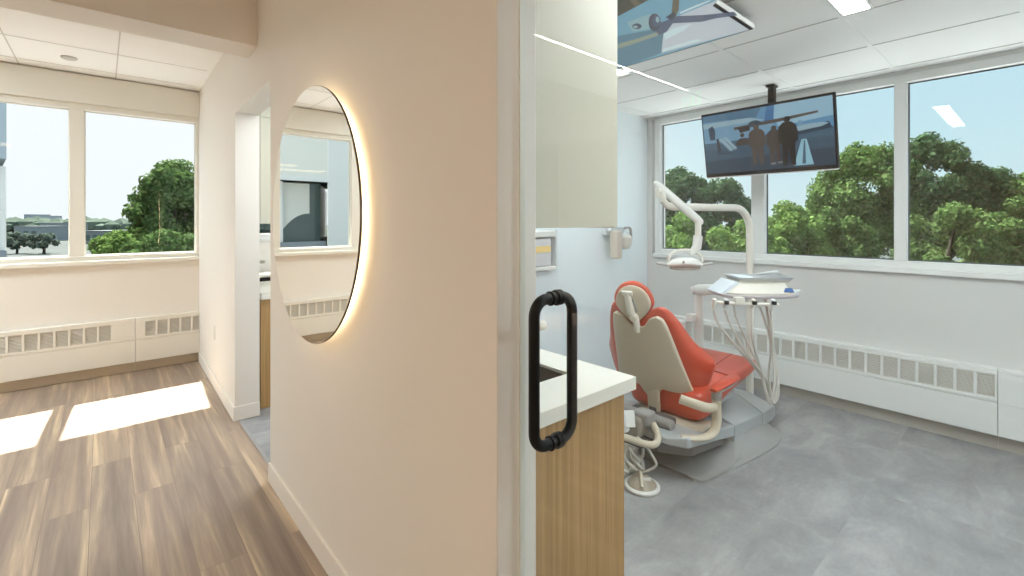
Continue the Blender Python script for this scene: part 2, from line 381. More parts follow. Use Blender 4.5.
# ------------------------------------------------------------------ perimeter heaters
def heater(name, fn, a0, a1, cells, m, label, group, gz=(0.325, 0.462)):
    """fn(a, d, z); d is how far the cover stands out from the wall"""
    p = fn((a0 + a1) / 2, 0.04, 0.0); t = thing(name, (p[0], p[1], 0.0), label, 'heater', group)
    def bx(mb, x0, x1, d0, d1, z0, z1):
        p, q = fn(x0, d0, z0), fn(x1, d1, z1); mb.box(p[0], q[0], p[1], q[1], p[2], q[2])
    D = 0.065
    w = MB(); bx(w, a0, a1, 0.001, D, 0.095, 0.295)
    bx(w, a0, a1, 0.001, D, 0.480, 0.500)
    if cells:
        c0, c1 = min(c[0] for c in cells), max(c[1] for c in cells)
        bx(w, a0, a1, 0.001, D - 0.008, 0.295, 0.305)
        bx(w, a0, a1, 0.001, D, 0.302, gz[0]); bx(w, a0, a1, 0.0, D, gz[1], 0.480)
        es = [a0] + [v for c in sorted(cells) for v in c] + [a1]
        for k in range(0, len(es), 2): bx(w, es[k], es[k + 1], 0.001, D, gz[0], gz[1])
    else: bx(w, a0, a1, 0.001, D, 0.295, 0.480)
    w.build('cover', m, t, bevel=0.003)
    for c in cells:
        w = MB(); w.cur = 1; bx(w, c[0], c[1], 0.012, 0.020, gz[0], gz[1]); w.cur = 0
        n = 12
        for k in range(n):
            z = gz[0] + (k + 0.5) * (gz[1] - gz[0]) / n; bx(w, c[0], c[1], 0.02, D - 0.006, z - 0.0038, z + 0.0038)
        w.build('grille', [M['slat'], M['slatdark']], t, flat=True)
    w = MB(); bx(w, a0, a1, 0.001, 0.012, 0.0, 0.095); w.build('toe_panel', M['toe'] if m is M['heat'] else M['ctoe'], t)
    return t
fnN = lambda a, d, z: (a, NY - d, z)
fnE = lambda a, d, z: (EX - d, a, z)
P_ = 0.0925
heater('perimeter_heater', fnN, -3.2, 0.225, [(0.055 - P_ * k - 0.076, 0.055 - P_ * k) for k in range(26)], M['heat'],
       'long cream heater cover with many square grilles under the reception windows', 'cream heater covers')
heater('perimeter_heater', fnN, 0.228, 0.724, [(0.300 + P_ * k, 0.300 + P_ * k + 0.076) for k in range(4)] + [(0.670, 0.720)], M['heat'],
       'short cream heater cover with few grilles against the partition wall', 'cream heater covers')
heater('perimeter_heater', fnE, 0.180, CY - 0.002, [(0.192 + P_ * k, 0.192 + P_ * k + 0.076) for k in range(25)], M['cheat'],
       'white heater cover with a row of square grilles behind the dental chair', 'white heater covers')
heater('perimeter_heater', fnE, -1.49, 0.178, [], M['cheat'], 'plain white heater cover without grilles beside the long grilled one', 'white heater covers')

# ------------------------------------------------------------------ glass door with pull
d = struct('door_1', MB().box(GX - 0.006, GX + 0.006, -0.24, 0.812, 0.012, 2.50), M['glassdoor'], flat=True, label='frameless clear glass door with a black loop pull')
MB().box(GX - 0.0075, GX + 0.0075, 0.8105, 0.8165, 0.011, 2.501).build('edge_seal', mat('edge_seal_pale', (0.72, 0.74, 0.68, 1), 0.4), d)
HYY, HT, HB = 0.712, 1.2300, 0.9125
xa, xb, rr = 0.688, 0.8085, 0.036
loop = []
for cx, cz, a0 in ((xb - rr, HT - rr, 0), (xa + rr, HT - rr, 90), (xa + rr, HB + rr, 180), (xb - rr, HB + rr, 270)):
    for k in range(9):
        a = math.radians(a0 + k * 90 / 8); loop.append((cx + rr * math.cos(a), HYY, cz + rr * math.sin(a)))
h = MB().tube(loop, 0.0122, 20, closed=True, up=(0, 1, 0)).build('pull_handle', M['black'], d)
for z in (HT, HB):
    MB().lathe([(0.0125, 0), (0.0165, 0.001), (0.0178, 0.004), (0.0178, 0.008), (0.0155, 0.0095), (0.0155, 0.0105), (0.0172, 0.012), (0.0172, 0.0185), (0.0125, 0.019)], (GX + 0.006, HYY, z), 28, (1, 0, 0)).build('collar', M['black'], h)
    MB().lathe([(0.0125, 0), (0.0160, -0.0005), (0.0160, -0.0035), (0.0125, -0.0045)], (GX - 0.006, HYY, z), 28, (1, 0, 0)).build('collar', M['black'], h)

# ------------------------------------------------------------------ round backlit mirror
MC = (2.0, 1.425); MR = 0.522
t = thing('round_mirror', (WX0, MC[0], MC[1] - MR), 'large round frameless mirror with a warm glow of light behind it', 'mirror')
MB().lathe([(MR - 0.0015, 0), (MR - 0.0015, 0.002)], (WX0 - 0.044, MC[0], MC[1]), 160, (-1, 0, 0)).build('mirror_glass', M['mirror'], t, flat=True)
MB().lathe([(MR, 0), (MR, 0.006), (MR - 0.01, 0.006)], (WX0 - 0.0438, MC[0], MC[1]), 128, (1, 0, 0)).build('rim', M['brass'], t, sharp=20)
MB().lathe([(MR - 0.075, 0), (MR - 0.075, 0.0375)], (WX0 - 0.0378, MC[0], MC[1]), 96, (1, 0, 0)).build('back_box', M['white'], t)
MB().lathe([(MR - 0.072, 0.004), (MR - 0.058, 0.004), (MR - 0.058, 0.012), (MR - 0.072, 0.012)], (WX0 - 0.0378, MC[0], MC[1]), 96, (1, 0, 0), cap=False).build('light_strip', M['led'], t)

# ------------------------------------------------------------------ cabinets by the partition (clinic room and the next room)
def base_unit(y0, y1, label, x1=1.366, WX1=WX1):
    t = thing('base_cabinet', ((WX1 + x1) / 2, (y0 + y1) / 2, 0), label, 'cabinet', 'oak base cabinets')
    MB().box(WX1 + 0.001, x1 - 0.022, y0 + 0.019, y1 - 0.021, 0.1, 0.64).box(WX1 + 0.001, WX1 + 0.012, y0 + 0.019, y1 - 0.021, 0.64, 0.815).box(x1 - 0.045, x1 - 0.022, y0 + 0.019, y1 - 0.021, 0.64, 0.815).box(WX1 + 0.001, x1 - 0.08, y0 + 0.019, y1 - 0.02, 0.0, 0.1).build('carcass', M['wood'], t)
    for y in (y0, y1 - 0.02): MB().box(WX1 + 0.001, x1, y, y + 0.018, 0.0, 0.815).build('side_panel', M['wood'], t, bevel=0.0012)
    n = 3; w = (y1 - y0 - 0.044) / n
    for k in range(n):
        a = y0 + 0.022 + k * w
        dd = MB().box(x1 - 0.021, x1 - 0.002, a + 0.002, a + w - 0.002, 0.11, 0.808).build('door', M['wood'], t, bevel=0.001)
        MB().box(x1 - 0.002, x1 + 0.018, a + w - 0.06, a + w - 0.045, 0.60, 0.75).build('handle', M['steel'], dd, bevel=0.003)
    return t
base_unit(0.962, CY - 0.005, 'oak base cabinet under the white worktop behind the glass door')
base_unit(3.84, NY - 0.11, 'oak base cabinet seen through the narrow opening by the mirror', 1.44, 0.883)
# worktops with a sink cut-out
def worktop(y0, y1, label, hole, x0=WX1 + 0.001, x1=1.390):
    z0, z1 = 0.817, 0.860
    hx0, hx1, hy0, hy1 = hole
    w = MB().box(x0, hx0, y0, y1, z0, z1).box(hx1, x1, y0, y1, z0, z1).box(hx0, hx1, y0, hy0, z0, z1).box(hx0, hx1, hy1, y1, z0, z1)
    o = w.build('worktop', M['top'])
    return tag(o, label, 'worktop', 'white worktops')
HOLE = (0.93, 1.245, 1.11, 1.56)
worktop(0.930, CY - 0.001, 'white worktop with a dark sink cut into it behind the glass door', HOLE)
worktop(3.81, NY - 0.08, 'white worktop seen through the narrow opening by the mirror', (1.0, 1.3, 4.6, 5.0), 0.884, 1.465)
def sink(hole, label):
    a, b, c, e = hole
    w = MB(); z0, z1, k = 0.66, 0.850, 0.006
    a += 0.0008; b -= 0.0008; c += 0.0008; e -= 0.0008
    w.box(a, b, c, e, z0, z0 + k).box(a, a + k, c, e, z0, z1).box(b - k, b, c, e, z0, z1).box(a, b, c, c + k, z0, z1).box(a, b, e - k, e, z0, z1)
    t = thing('sink_basin', ((a + b) / 2, (c + e) / 2, z0), label, 'sink', 'dark sinks')
    w.build('bowl', M['sink'], t); MB().lathe([(0.001, 0), (0.03, 0), (0.034, 0.003), (0.001, 0.002)], ((a + b) / 2, (c + e) / 2, z0 + k), 20).build('drain', M['steel'], t)
    return t
sink(HOLE, 'dark bronze sink set in the worktop behind the glass door')
sink((1.0, 1.3, 4.6, 5.0), 'dark sink in the worktop of the next room')
def faucet(x, y, label, reach):
    t = thing('faucet', (x, y, 0.86), label, 'faucet', 'faucets')
    MB().lathe([(0.026, 0), (0.026, 0.008), (0.018, 0.014), (0.016, 0.10), (0.0165, 0.17), (0.012, 0.176)], (x, y, 0.86), 20).build('body', M['nozzle'], t)
    MB().tube([(x, y, 1.008), (x + reach * 0.4, y, 1.022), (x + reach - .02, y, 1.020)], 0.014, 14).build('spout', M['nozzle'], t)
    MB().lathe([(0.014, 0), (0.0165, 0.004), (0.0165, 0.030), (0.012, 0.034)], (x + reach - 0.035, y, 1.020), 18, (1, 0, 0)).build('nozzle', M['cream'], t)
    MB().tube([(x, y, 1.036), (x, y + 0.03, 1.06), (x, y + 0.08, 1.07)], 0.007, 8).build('lever', M['nozzle'], t)
    return t
faucet(0.868, 1.20, 'champagne faucet with a pale tip over the sink behind the glass door', 0.345)
faucet(0.94, 4.8, 'faucet over the sink in the next room', 0.2)
def upper(y0, y1, label, x1=1.302, WX1=WX1):
    t = thing('upper_cabinet', ((WX1 + x1) / 2, (y0 + y1) / 2, 1.38), label, 'cabinet', 'cream upper cabinets')
    MB().box(WX1 + 0.001, x1 - 0.022, y0, y1, 1.38, 2.175).build('carcass', M['cab'], t, bevel=0.0015)
    n = 3; w = (y1 - y0) / n
    for k in range(n): MB().box(x1 - 0.021, x1, y0 + k * w + 0.002, y0 + (k + 1) * w - 0.002, 1.377, 2.175).build('door', M['cab'], t, bevel=0.0015)
    MB().box(WX1 + 0.001, x1 - 0.03, y0 + 0.001, y1 - 0.001, 2.178, CZ - 0.002).build('filler_panel', M['cab'], t)
    return t
upper(0.942, CY - 0.005, 'tall cream wall cabinet behind the glass door')
upper(3.85, NY - 0.02, 'pale wall cabinet seen through the narrow opening by the mirror', 1.38, 0.883)

# ------------------------------------------------------------------ things on the clinic back wall
t = thing('glove_dispenser', (2.62, CY, 1.0), 'grey wall rack holding a small yellow carton under the cream cabinet', 'dispenser')
MB().box(2.46, 2.735, CY - 0.012, CY - 0.001, 1.005, 1.335).build('back_plate', M['lgrey'], t, bevel=0.003)
MB().box(2.46, 2.715, CY - 0.085, CY - 0.012, 1.27, 1.325).build('top_guard', M['white'], t, bevel=0.012)
MB().box(2.46, 2.715, CY - 0.085, CY - 0.012, 1.01, 1.045).build('bottom_tray', M['white'], t, bevel=0.010)
MB().box(2.722, 2.735, CY - 0.08, CY - 0.012, 1.02, 1.33).build('side_rail', M['lgrey'], t, bevel=0.003)
o = MB().box(2.475, 2.66, CY - 0.078, CY - 0.013, 1.05, 1.26).build('carton', [mat('grey_carton', (0.62, 0.62, 0.63, 1), 0.6)], t, bevel=0.003)
MB().box(2.475, 2.655, CY - 0.081, CY - 0.0785, 1.155, 1.205).build('carton_label', M['yellow'], t)
t = thing('xray_head', (3.50, CY, 1.10), 'folded ivory x-ray head on a wall arm beneath the cream cabinet', 'x-ray machine')
MB().box(3.40, 3.72, CY - 0.05, CY - 0.001, 1.27, 1.345).build('wall_mount', M['lgrey'], t, bevel=0.012)
MB().tube(catmull([(3.40, CY - 0.09, 1.33), (3.48, CY - 0.11, 1.27), (3.58, CY - 0.11, 1.262), (3.66, CY - 0.09, 1.30), (3.70, CY - 0.05, 1.32)], 6), 0.024, 12).build('arm', M['lgrey'], t)
MB().tube(catmull([(3.66, CY - 0.07, 1.335), (3.712, CY - 0.09, 1.33), (3.72, CY - 0.095, 1.26), (3.712, CY - 0.10, 1.20)], 6), 0.012, 10).build('bracket', M['mgrey'], t)
hd = MB()
hd.loft([[(3.575 + 0.075 * sp(math.cos(a), .7) * s, CY - 0.12 + 0.06 * sp(math.sin(a), .7) * s, z) for a in [2 * PI * k / 20 for k in range(20)]] for z, s in ((1.145, .55), (1.155, .75), (1.20, 1.0), (1.25, 1.0), (1.275, .7))])
hd.build('tube_housing', M['cream'], t)
MB().box(3.405, 3.485, CY - 0.17, CY - 0.085, 1.065, 1.315).build('cone', M['pinkbeige'], t, bevel=0.014)
ox = 0.7115
t = thing('outlet', (ox, 4.62, 0.40), 'white outlet plate low on the partition near the window corner', 'outlet')
MB().box(ox - 0.006, ox - 0.0002, 4.585, 4.655, 0.40, 0.515).build('cover_plate', M['white'], t, bevel=0.003)
for z in (0.432, 0.482): MB().box(ox - 0.008, ox - 0.0062, 4.602, 4.638, z - 0.014, z + 0.014).build('socket', M['cream'], t, bevel=0.003)

# ------------------------------------------------------------------ lamps
def panel(name, x0, x1, y0, y1, z, m, label, cat='ceiling light', group=None, frame=0.02):
    t = thing(name, ((x0 + x1) / 2, (y0 + y1) / 2, z), label, cat, group)
    w = MB()
    for a in ((x0 - frame, x0, y0 - frame, y1 + frame), (x1, x1 + frame, y0 - frame, y1 + frame), (x0, x1, y0 - frame, y0), (x0, x1, y1, y1 + frame)): w.box(a[0], a[1], a[2], a[3], z - 0.008, z)
    w.build('frame', M['white'], t)
    MB().box(x0, x1, y0, y1, z - 0.006, z - 0.001).build('diffuser', m, t, flat=True); return t
panel('linear_light', -2.93, -0.80, 2.347, 2.372, RZ, M['line'], 'thin bright line of light in the reception ceiling mirrored in the glass door', frame=0.006)
panel('fill_panel', -2.2, -1.2, -0.72, -0.12, RZ, M['warm'], 'unseen warm fill panel over the reception corridor', group='reception fill panels')  # added emitter out of view, fills the reception with warm light
panel('fill_panel', -3.2, -2.0, -1.7, -1.1, RZ, M['warm'], 'unseen warm fill panel at the far end of the reception', group='reception fill panels')  # another added warm fill, out of view
panel('fill_panel', -2.6, -1.6, 4.45, 5.15, RZ - 0.02, M['neutral'], 'unseen white fill panel near the reception windows', group='reception fill panels')  # added fill out of view, brightens the window end of the reception
panel('slot_or_fill_light', 1.42, 2.78, 0.548, 0.655, CZ, M['cool'], 'bright white ceiling slot light beside the ceiling runner above the clinic floor', group='clinic slot lights', frame=0.012)
panel('slot_or_fill_light', 1.42, 2.78, -0.80, -0.69, CZ, M['cool'], 'unseen ceiling fill light nearer the clinic front wall', group='clinic slot lights', frame=0.012)  # added fill lamp outside the view, brightens the clinic
panel('slot_or_fill_light', 1.42, 2.68, 2.12, 2.23, CZ, M['cool'], 'added ceiling fill light hidden behind the cream cabinet near the back wall', group='clinic slot lights', frame=0.012)  # added fill lamp out of sight, brightens the clinic back wall
panel('slot_or_fill_light', 0.98, 2.2, 3.0, 3.11, CZ, M['cool'], 'added unseen fill light just inside the narrow opening by the mirror', group='clinic slot lights', frame=0.012)  # added unseen lamp, lights the partition end beyond the opening
panel('slot_or_fill_light', 1.6, 2.9, 4.0, 4.11, CZ, M['cool'], 'unseen ceiling fill light in the next room', group='clinic slot lights', frame=0.012)  # added unseen lamp, brightens the next room
t = thing('downlight', (2.70, 1.93, CZ), 'small round bright downlight in the ceiling by the cream cabinet', 'ceiling light')
MB().lathe([(0.062, 0), (0.085, 0), (0.085, -0.006), (0.062, -0.003)], (2.70, 1.93, CZ - 0.0005), 32, cap=False).build('trim_ring', M['white'], t)
MB().lathe([(0.001, 0), (0.061, 0), (0.061, -0.002), (0.001, -0.002)], (2.70, 1.93, CZ - 0.001), 32).build('lamp', M['spot'], t)
t = thing('smoke_detector', (-0.20, 5.10, RZ - 0.02), 'tiny flat round detector on the ceiling tile before the reception windows', 'detector')
MB().lathe([(0.05, 0), (0.05, -0.010), (0.043, -0.016), (0.001, -0.018)], (-0.20, 5.10, RZ - 0.0205), 24).build('housing', mat('detector_grey', (0.55, 0.53, 0.50, 1), 0.5), t)
# exit sign hanging in the reception (seen only as a reflection)
t = thing('exit_sign', (-2.48, 2.07, 2.5), 'green lit exit sign hanging from the reception ceiling, mirrored in the glass', 'sign')
ry = Matrix.Rotation(math.radians(28), 3, 'Z')
ex, ey = ry @ Vector((0, 1, 0)), ry @ Vector((1, 0, 0))
C0 = Vector((-2.48, 2.07, 2.47))
w = MB().obox(C0, ey, ex, (0, 0, 1), 0.02, 0.16, 0.085); w.build('housing', M['exitw'], t, bevel=0.004)
MB().tube([C0 + Vector((0, 0, 0.085)), C0 + Vector((0, 0, RZ - 2.47))], 0.01, 8).build('hanger', M['steel'], t)
def letter(mb, segs, ox):
    for (a, b, c, e) in segs:
        p = Vector((a, b)); q = Vector((c, e)); dv = (q - p); L = dv.length; dv.normalize()
        mid = (p + q) / 2; nn = Vector((-dv.y, dv.x))
        ctr = C0 + ey * 0.0215 + ex * (ox + mid.x) + Vector((0, 0, mid.y))
        mb.obox(ctr, ex * dv.x + Vector((0, 0, dv.y)), ey, ex * nn.x + Vector((0, 0, nn.y)), L / 2 + 0.006, 0.001, 0.008)
lt = MB()
hgt, wd = 0.05, 0.045
letter(lt, [(0, -hgt, 0, hgt), (0, hgt, wd, hgt), (0, 0, wd * .8, 0), (0, -hgt, wd, -hgt)], -0.135)
letter(lt, [(0, -hgt, wd, hgt), (0, hgt, wd, -hgt)], -0.060)
letter(lt, [(wd / 2, -hgt, wd / 2, hgt)], 0.005)
letter(lt, [(wd / 2, -hgt, wd / 2, hgt), (0, hgt, wd, hgt)], 0.075)
lt.build('lettering', M['exitg'], t)

# ------------------------------------------------------------------ televisions
def scr(name, c, k=1.0, rough=0.1):
    tt = NT(name); b = tt.bsdf((0.004, 0.004, 0.005, 1), rough, spec=0.3)
    b.inputs['Emission Color'].default_value = lin(*c); b.inputs['Emission Strength'].default_value = k; return tt.m
def screen(name, O, U, V, N, polys, parent, cols, strength, rough=0.1):
    """O: top-left corner, U: to the right, V: downwards (full lengths), N: outwards; polys: (colour index, outline)"""
    w = MB()
    for k, (ci, pl) in enumerate(polys):
        w.cur = ci
        w.add([O + U * p[0] + V * p[1] + N * (0.00012 * k) for p in pl], [tuple(range(len(pl)))])
    me = w.build(name, [scr('screen_colour', c, strength, rough) for c in cols], parent, flat=True)
    # every picture facet faces the viewer
    for p in me.data.polygons:
        if p.normal.dot(N) < 0: p.flip()
    return me
def rect(a, b, c, e): return [(a, b), (c, b), (c, e), (a, e)]
def ell(cx, cy, rx, ry_, n=14): return [(cx + rx * math.cos(2 * PI * k / n), cy + ry_ * math.sin(2 * PI * k / n)) for k in range(n)]
def person(cx, top, bot, s, ci, hat=False):
    h = bot - top; hr = 0.055 * s
    out = [(ci, ell(cx, top + 0.075 * h + .01, hr * 0.42, hr * 0.85))]
    out.append((ci, [(cx - .03 * s, top + .14 * h), (cx + .03 * s, top + .14 * h), (cx + .062 * s, top + .22 * h), (cx + .07 * s, top + .50 * h), (cx + .045 * s, top + .55 * h),
                     (cx + .045 * s, bot), (cx + .012 * s, bot), (cx, top + .62 * h), (cx - .012 * s, bot), (cx - .045 * s, bot), (cx - .045 * s, top + .55 * h), (cx - .07 * s, top + .50 * h), (cx - .062 * s, top + .22 * h)]))
    if hat: out.append((ci, [(cx - .035 * s, top + .02 * h), (cx + .035 * s, top + .02 * h), (cx + .03 * s, top + .05 * h), (cx - .03 * s, top + .05 * h)]))
    return out

# hanging television
TL, TR = Vector((3.60, 1.806, 2.247)), Vector((3.60, 0.900, 2.247))
BL, BR = Vector((3.695, 1.806, 1.752)), Vector((3.695, 0.900, 1.752))
U = TR - TL; V = BL - TL; N = U.cross(V).normalized()
if N.x > 0: N = -N
ctr = (TL + BR) / 2
t = thing('television', (3.80, 1.36, 1.75), 'television hanging from the ceiling on a black pole before the clinic window', 'television')
MB().obox(ctr - N * 0.022, U, V, N, U.length / 2, V.length / 2, 0.020).build('casing', M['tvblack'], t, bevel=0.004)
MB().obox(ctr - N * 0.020 + V * 0.508, U, V, N, U.length / 2 - 0.004, 0.004, 0.017).build('bottom_edge', M['tvside'], t)
MB().obox(ctr - N * 0.06, U, V, N, 0.22, 0.14, 0.02).build('rear_housing', M['tvblack'], t, bevel=0.008)
MB().box(3.70, 3.86, 1.33, 1.39, 2.0, 2.06).box(3.80, 3.86, 1.34, 1.38, 2.03, CZ - 0.02).build('pole', M['black'], t, bevel=0.003)
MB().box(3.79, 3.87, 1.33, 1.39, CZ - 0.018, CZ - 0.004).build('ceiling_plate', M['black'], t)
iu, iv = 0.012, 0.035
O = TL + U * iu + V * iv; U2 = U * (1 - 2 * iu); V2 = V * (1 - iv - 0.055)
cols = [(96, 146, 184), (60, 88, 110), (118, 158, 186), (70, 100, 122), (50, 48, 50), (150, 178, 192), (66, 116, 164), (84, 74, 70), (34, 31, 33), (150, 196, 214), (152, 190, 212), (72, 64, 62), (44, 66, 86), (80, 118, 146), (132, 140, 146)]
P = [(0, rect(0, 0, 1, 1)), (10, [(0.55, 0.0), (1, 0), (1, .28), (.62, .34)]), (13, [(0, 0), (.5, 0), (.45, .16), (0, .10)]),
     (3, rect(0, .44, 1, 1)), (1, rect(0, .58, 1, 1)), (12, [(0, .78), (1, .74), (1, 1), (0, 1)]),
     (2, [(0, .13), (.18, .12), (.42, .14), (.55, .22), (.60, .32), (.50, .44), (.22, .48), (0, .47)]),
     (5, [(0, .13), (.40, .135), (.52, .20), (0, .22)]),
     (6, [(.515, .24), (.54, -.0), (.60, .0), (.585, .24)]), (12, [(.045, .22), (.085, .18), (.105, .26), (.10, .42), (.055, .42)]),
     (4, [(.11, .42), (.13, .40), (.15, .66), (.12, .66)]), (5, [(.13, .42), (.16, .40), (.255, .62), (.225, .64)]), (5, [(.17, .40), (.195, .39), (.285, .60), (.262, .62)]), (12, [(.105, .62), (.25, .66), (.25, .68), (.105, .68)]),
     (7, [(.27, .255), (.90, .185), (.905, .215), (.62, .27), (.27, .30)]), (12, ell(.44, .24, .05, .05)), (4, [(.30, .28), (.40, .26), (.40, .34), (.32, .36)]),
     (12, [(.72, .42), (.97, .36), (.99, .46), (.72, .52)]), (5, [(.75, .38), (.80, .36), (.93, .36), (.97, .385), (.92, .42), (.76, .45)]), (2, [(.755, .38), (.765, .29), (.785, .29), (.80, .37)]),
     (9, [(.780, .58), (.815, .58), (.855, .97), (.715, .97)]), (3, [(.795, .60), (.805, .60), (.80, .95), (.775, .95)])]
P += [(11, ell(.335, .40, .018, .035)), (11, [(.28, .52), (.31, .45), (.37, .45), (.39, .52), (.42, .56), (.28, .57)])]
P += person(.45, .24, .90, 1.0, 7, True) + person(.585, .30, .90, .92, 11) + person(.685, .18, .96, 1.05, 8)
P += [(14, [(.545, .90), (.585, .89), (.585, .92), (.545, .925)]), (14, [(.60, .89), (.635, .88), (.635, .91), (.60, .915)])]
screen('screen', O + N * 0.0, U2, V2, N, P, t, cols, 0.78).location = N * 0.0008

# ceiling television over the chair
zc = 2.372
O = Vector((1.79, 0.968, zc)); U = Vector((0.0, 1.21, 0)); V = Vector((0.69, 0, 0)); N = Vector((0, 0, -1))
t = thing('television', (2.135, 1.573, zc), 'ceiling television facing down above the dental chair', 'television')
MB().box(1.79, 2.48, 0.968, 2.178, zc, zc + 0.027).build('casing', M['tvblack'], t, bevel=0.003)
MB().box(1.79, 2.482, 0.963, 0.9675, zc + 0.004, zc + 0.027).build('side_strip', M['white'], t)
MB().box(1.95, 2.32, 1.3, 1.85, zc + 0.027, CZ - 0.004).build('ceiling_mount', M['tvblack'], t)
O2 = O + U * 0.012 + V * 0.02; U2 = U * 0.976; V2 = V * 0.96
cols = [(118, 168, 190), (196, 204, 212), (86, 96, 120), (70, 70, 58), (150, 182, 188), (70, 74, 88), (206, 226, 230), (92, 132, 150), (150, 160, 140), (110, 104, 84)]
P = [(0, rect(0, 0, 1, 1)), (7, [(0.725, 0.926), (0.464, 0.311), (0.243, 0.461), (0.267, 0.577), (0.398, 0.936), (0.60, 1.0), (1.0, 1.0)]), (3, [(0.212, -0.246), (0.106, -0.031), (0.156, 0.006), (0.293, 0.050), (0.342, 0.062)]), (9, [(0.181, -0.107), (0.165, -0.074), (0.171, 0.009), (0.199, 0.017)]), (1, [(0.398, 0.936), (0.269, 0.582), (0.193, 0.447), (0.133, 0.370), (-0.028, 0.341), (-0.042, 0.337), (0.0, 0.4), (0.0, 1.0)]), (6, [(0.267, 0.577), (0.205, 0.535), (0.134, 0.560), (0.180, 0.628), (0.297, 0.696)]), (0, [(0.127, 0.351), (0.003, 0.194), (-0.046, 0.295), (-0.026, 0.341)]), (6, [(0.111, 0.320), (0.034, 0.302), (-0.017, 0.304), (-0.016, 0.316), (0.039, 0.331), (0.116, 0.345)]), (8, [(0.475, 0.476), (0.374, 0.503), (0.265, 0.506), (0.284, 0.569), (0.402, 0.577), (0.514, 0.571)]), (4, [(0.303, 0.180), (0.201, 0.184), (0.171, 0.228), (0.267, 0.409), (0.343, 0.360)]), (9, [(0.071, 0.103), (0.055, 0.135), (0.099, 0.271), (0.132, 0.343), (0.141, 0.305)]), (2, [(0.227, 0.373), (0.132, 0.364), (0.062, 0.483), (-0.033, 0.598), (-0.028, 0.672), (0.041, 0.606), (0.096, 0.585), (0.182, 0.450), (0.245, 0.557), (0.287, 0.572), (0.270, 0.467)]), (5, [(0.210, 0.369), (0.230, 0.420), (0.249, 0.461), (0.266, 0.482), (0.277, 0.480), (0.280, 0.455), (0.274, 0.411), (0.261, 0.357), (0.243, 0.299), (0.224, 0.251), (0.205, 0.215), (0.190, 0.198), (0.181, 0.201), (0.177, 0.222), (0.182, 0.261), (0.193, 0.313)]), (2, [(0.204, 0.343), (0.217, 0.378), (0.230, 0.403), (0.241, 0.418), (0.248, 0.417), (0.249, 0.402), (0.245, 0.373), (0.237, 0.338), (0.225, 0.301), (0.211, 0.268), (0.199, 0.242), (0.189, 0.230), (0.183, 0.231), (0.182, 0.245), (0.185, 0.271), (0.193, 0.305)]), (4, [(0.199, 0.316), (0.204, 0.331), (0.211, 0.345), (0.216, 0.351), (0.219, 0.351), (0.220, 0.343), (0.217, 0.331), (0.214, 0.314), (0.208, 0.296), (0.202, 0.280), (0.196, 0.268), (0.192, 0.261), (0.188, 0.263), (0.188, 0.269), (0.190, 0.281), (0.193, 0.298)]), (5, [(0.283, 0.320), (0.291, 0.337), (0.299, 0.346), (0.307, 0.348), (0.314, 0.340), (0.317, 0.326), (0.318, 0.308), (0.315, 0.287), (0.309, 0.268), (0.302, 0.252), (0.293, 0.245), (0.286, 0.243), (0.280, 0.249), (0.276, 0.263), (0.276, 0.281), (0.278, 0.301)]), (4, [(0.298, 0.308), (0.301, 0.316), (0.304, 0.319), (0.309, 0.319), (0.311, 0.316), (0.314, 0.310), (0.314, 0.301), (0.313, 0.290), (0.310, 0.283), (0.307, 0.275), (0.303, 0.272), (0.299, 0.272), (0.296, 0.275), (0.294, 0.281), (0.293, 0.290), (0.295, 0.299)]), (5, [(0.171, 0.316), (0.122, 0.274), (0.135, 0.354), (0.171, 0.388)]), (7, [(0.282, 0.582), (0.276, 0.588), (0.389, 0.914), (0.395, 0.911)]), (6, [(0.384, 0.914), (0.362, 0.855), (0.195, 0.865), (0.191, 0.921)])]
screen('screen', O2, U2, V2, N, P, t, cols, 0.80, 0.5).location = (0, 0, -0.0008)

# ------------------------------------------------------------------ dental chair
YC = 1.50
chair = thing('dental_chair', (2.85, YC, 0.0), 'coral red dental chair with a beige back shell and grey base', 'dental chair')
BROT = Matrix.Rotation(math.radians(9), 3, 'Z')
def bk(s, l, dd):                          # back frame: s along the back, l towards the near side, dd forward
    ax = Vector((-0.24, 0, 0.51)); ax_n = Vector((0.905, 0, 0.426))
    p = Vector((0.115, 0, 0.365)) + ax * s + ax_n * dd; p.y -= l
    p.rotate(BROT); return p + Vector((2.36, YC + 0.018, 0))
def plate(tops, bots, th, bend, base, W, n=41, m=20, ex=0.55, tth=None, shift=0.0):
    rings = []
    for i in range(n):
        q = -math.cos(PI * i / (n - 1)); l = W * q
        a, b = interp(bots, abs(l)), interp(tops, abs(l)); T = (interp(tth, abs(l)) if tth else th)
        e = max(0.05, (1 - abs(q) ** 6)) ** 0.5
        if i in (0, n - 1): e = 0.02
        mid, hf = (a + b) / 2, (b - a) / 2 * e; B = base(l) if callable(base) else base
        rings.append([bk(mid + hf * sp(math.cos(2 * PI * k / m), ex), l + shift, B + bend * l * l + T / 2 * e * sp(math.sin(2 * PI * k / m), ex)) for k in range(m)])
    return MB().loft(rings)
up_top = [(0, .92), (.03, .92), (.055, .97), (.09, 1.045), (.135, 1.07), (.165, 1.035), (.19, .94), (.215, .80), (.25, .60), (.30, .47), (.33, .38)]
up_bot = [(0, -.16), (.10, -.20), (.20, -.20), (.26, -.14), (.30, -.02), (.33, .12)]
b = plate(up_top, up_bot, 0.10, 1.55, 0.032, 0.33, tth=[(0, .055), (.14, .055), (.20, .095), (.33, .13)], shift=-0.012).build('back_cushion', M['red'], chair, sub=1)
sh_top = [(0, .88), (.028, .88), (.05, .91), (.08, .99), (.12, 1.015), (.145, .99), (.162, .90), (.185, .62), (.205, .38), (.225, .16), (.24, .08)]
sh_bot = [(0, .0), (.034, .0), (.044, .04), (.058, .10), (.075, .12), (.12, .09), (.18, .045), (.24, .0)]
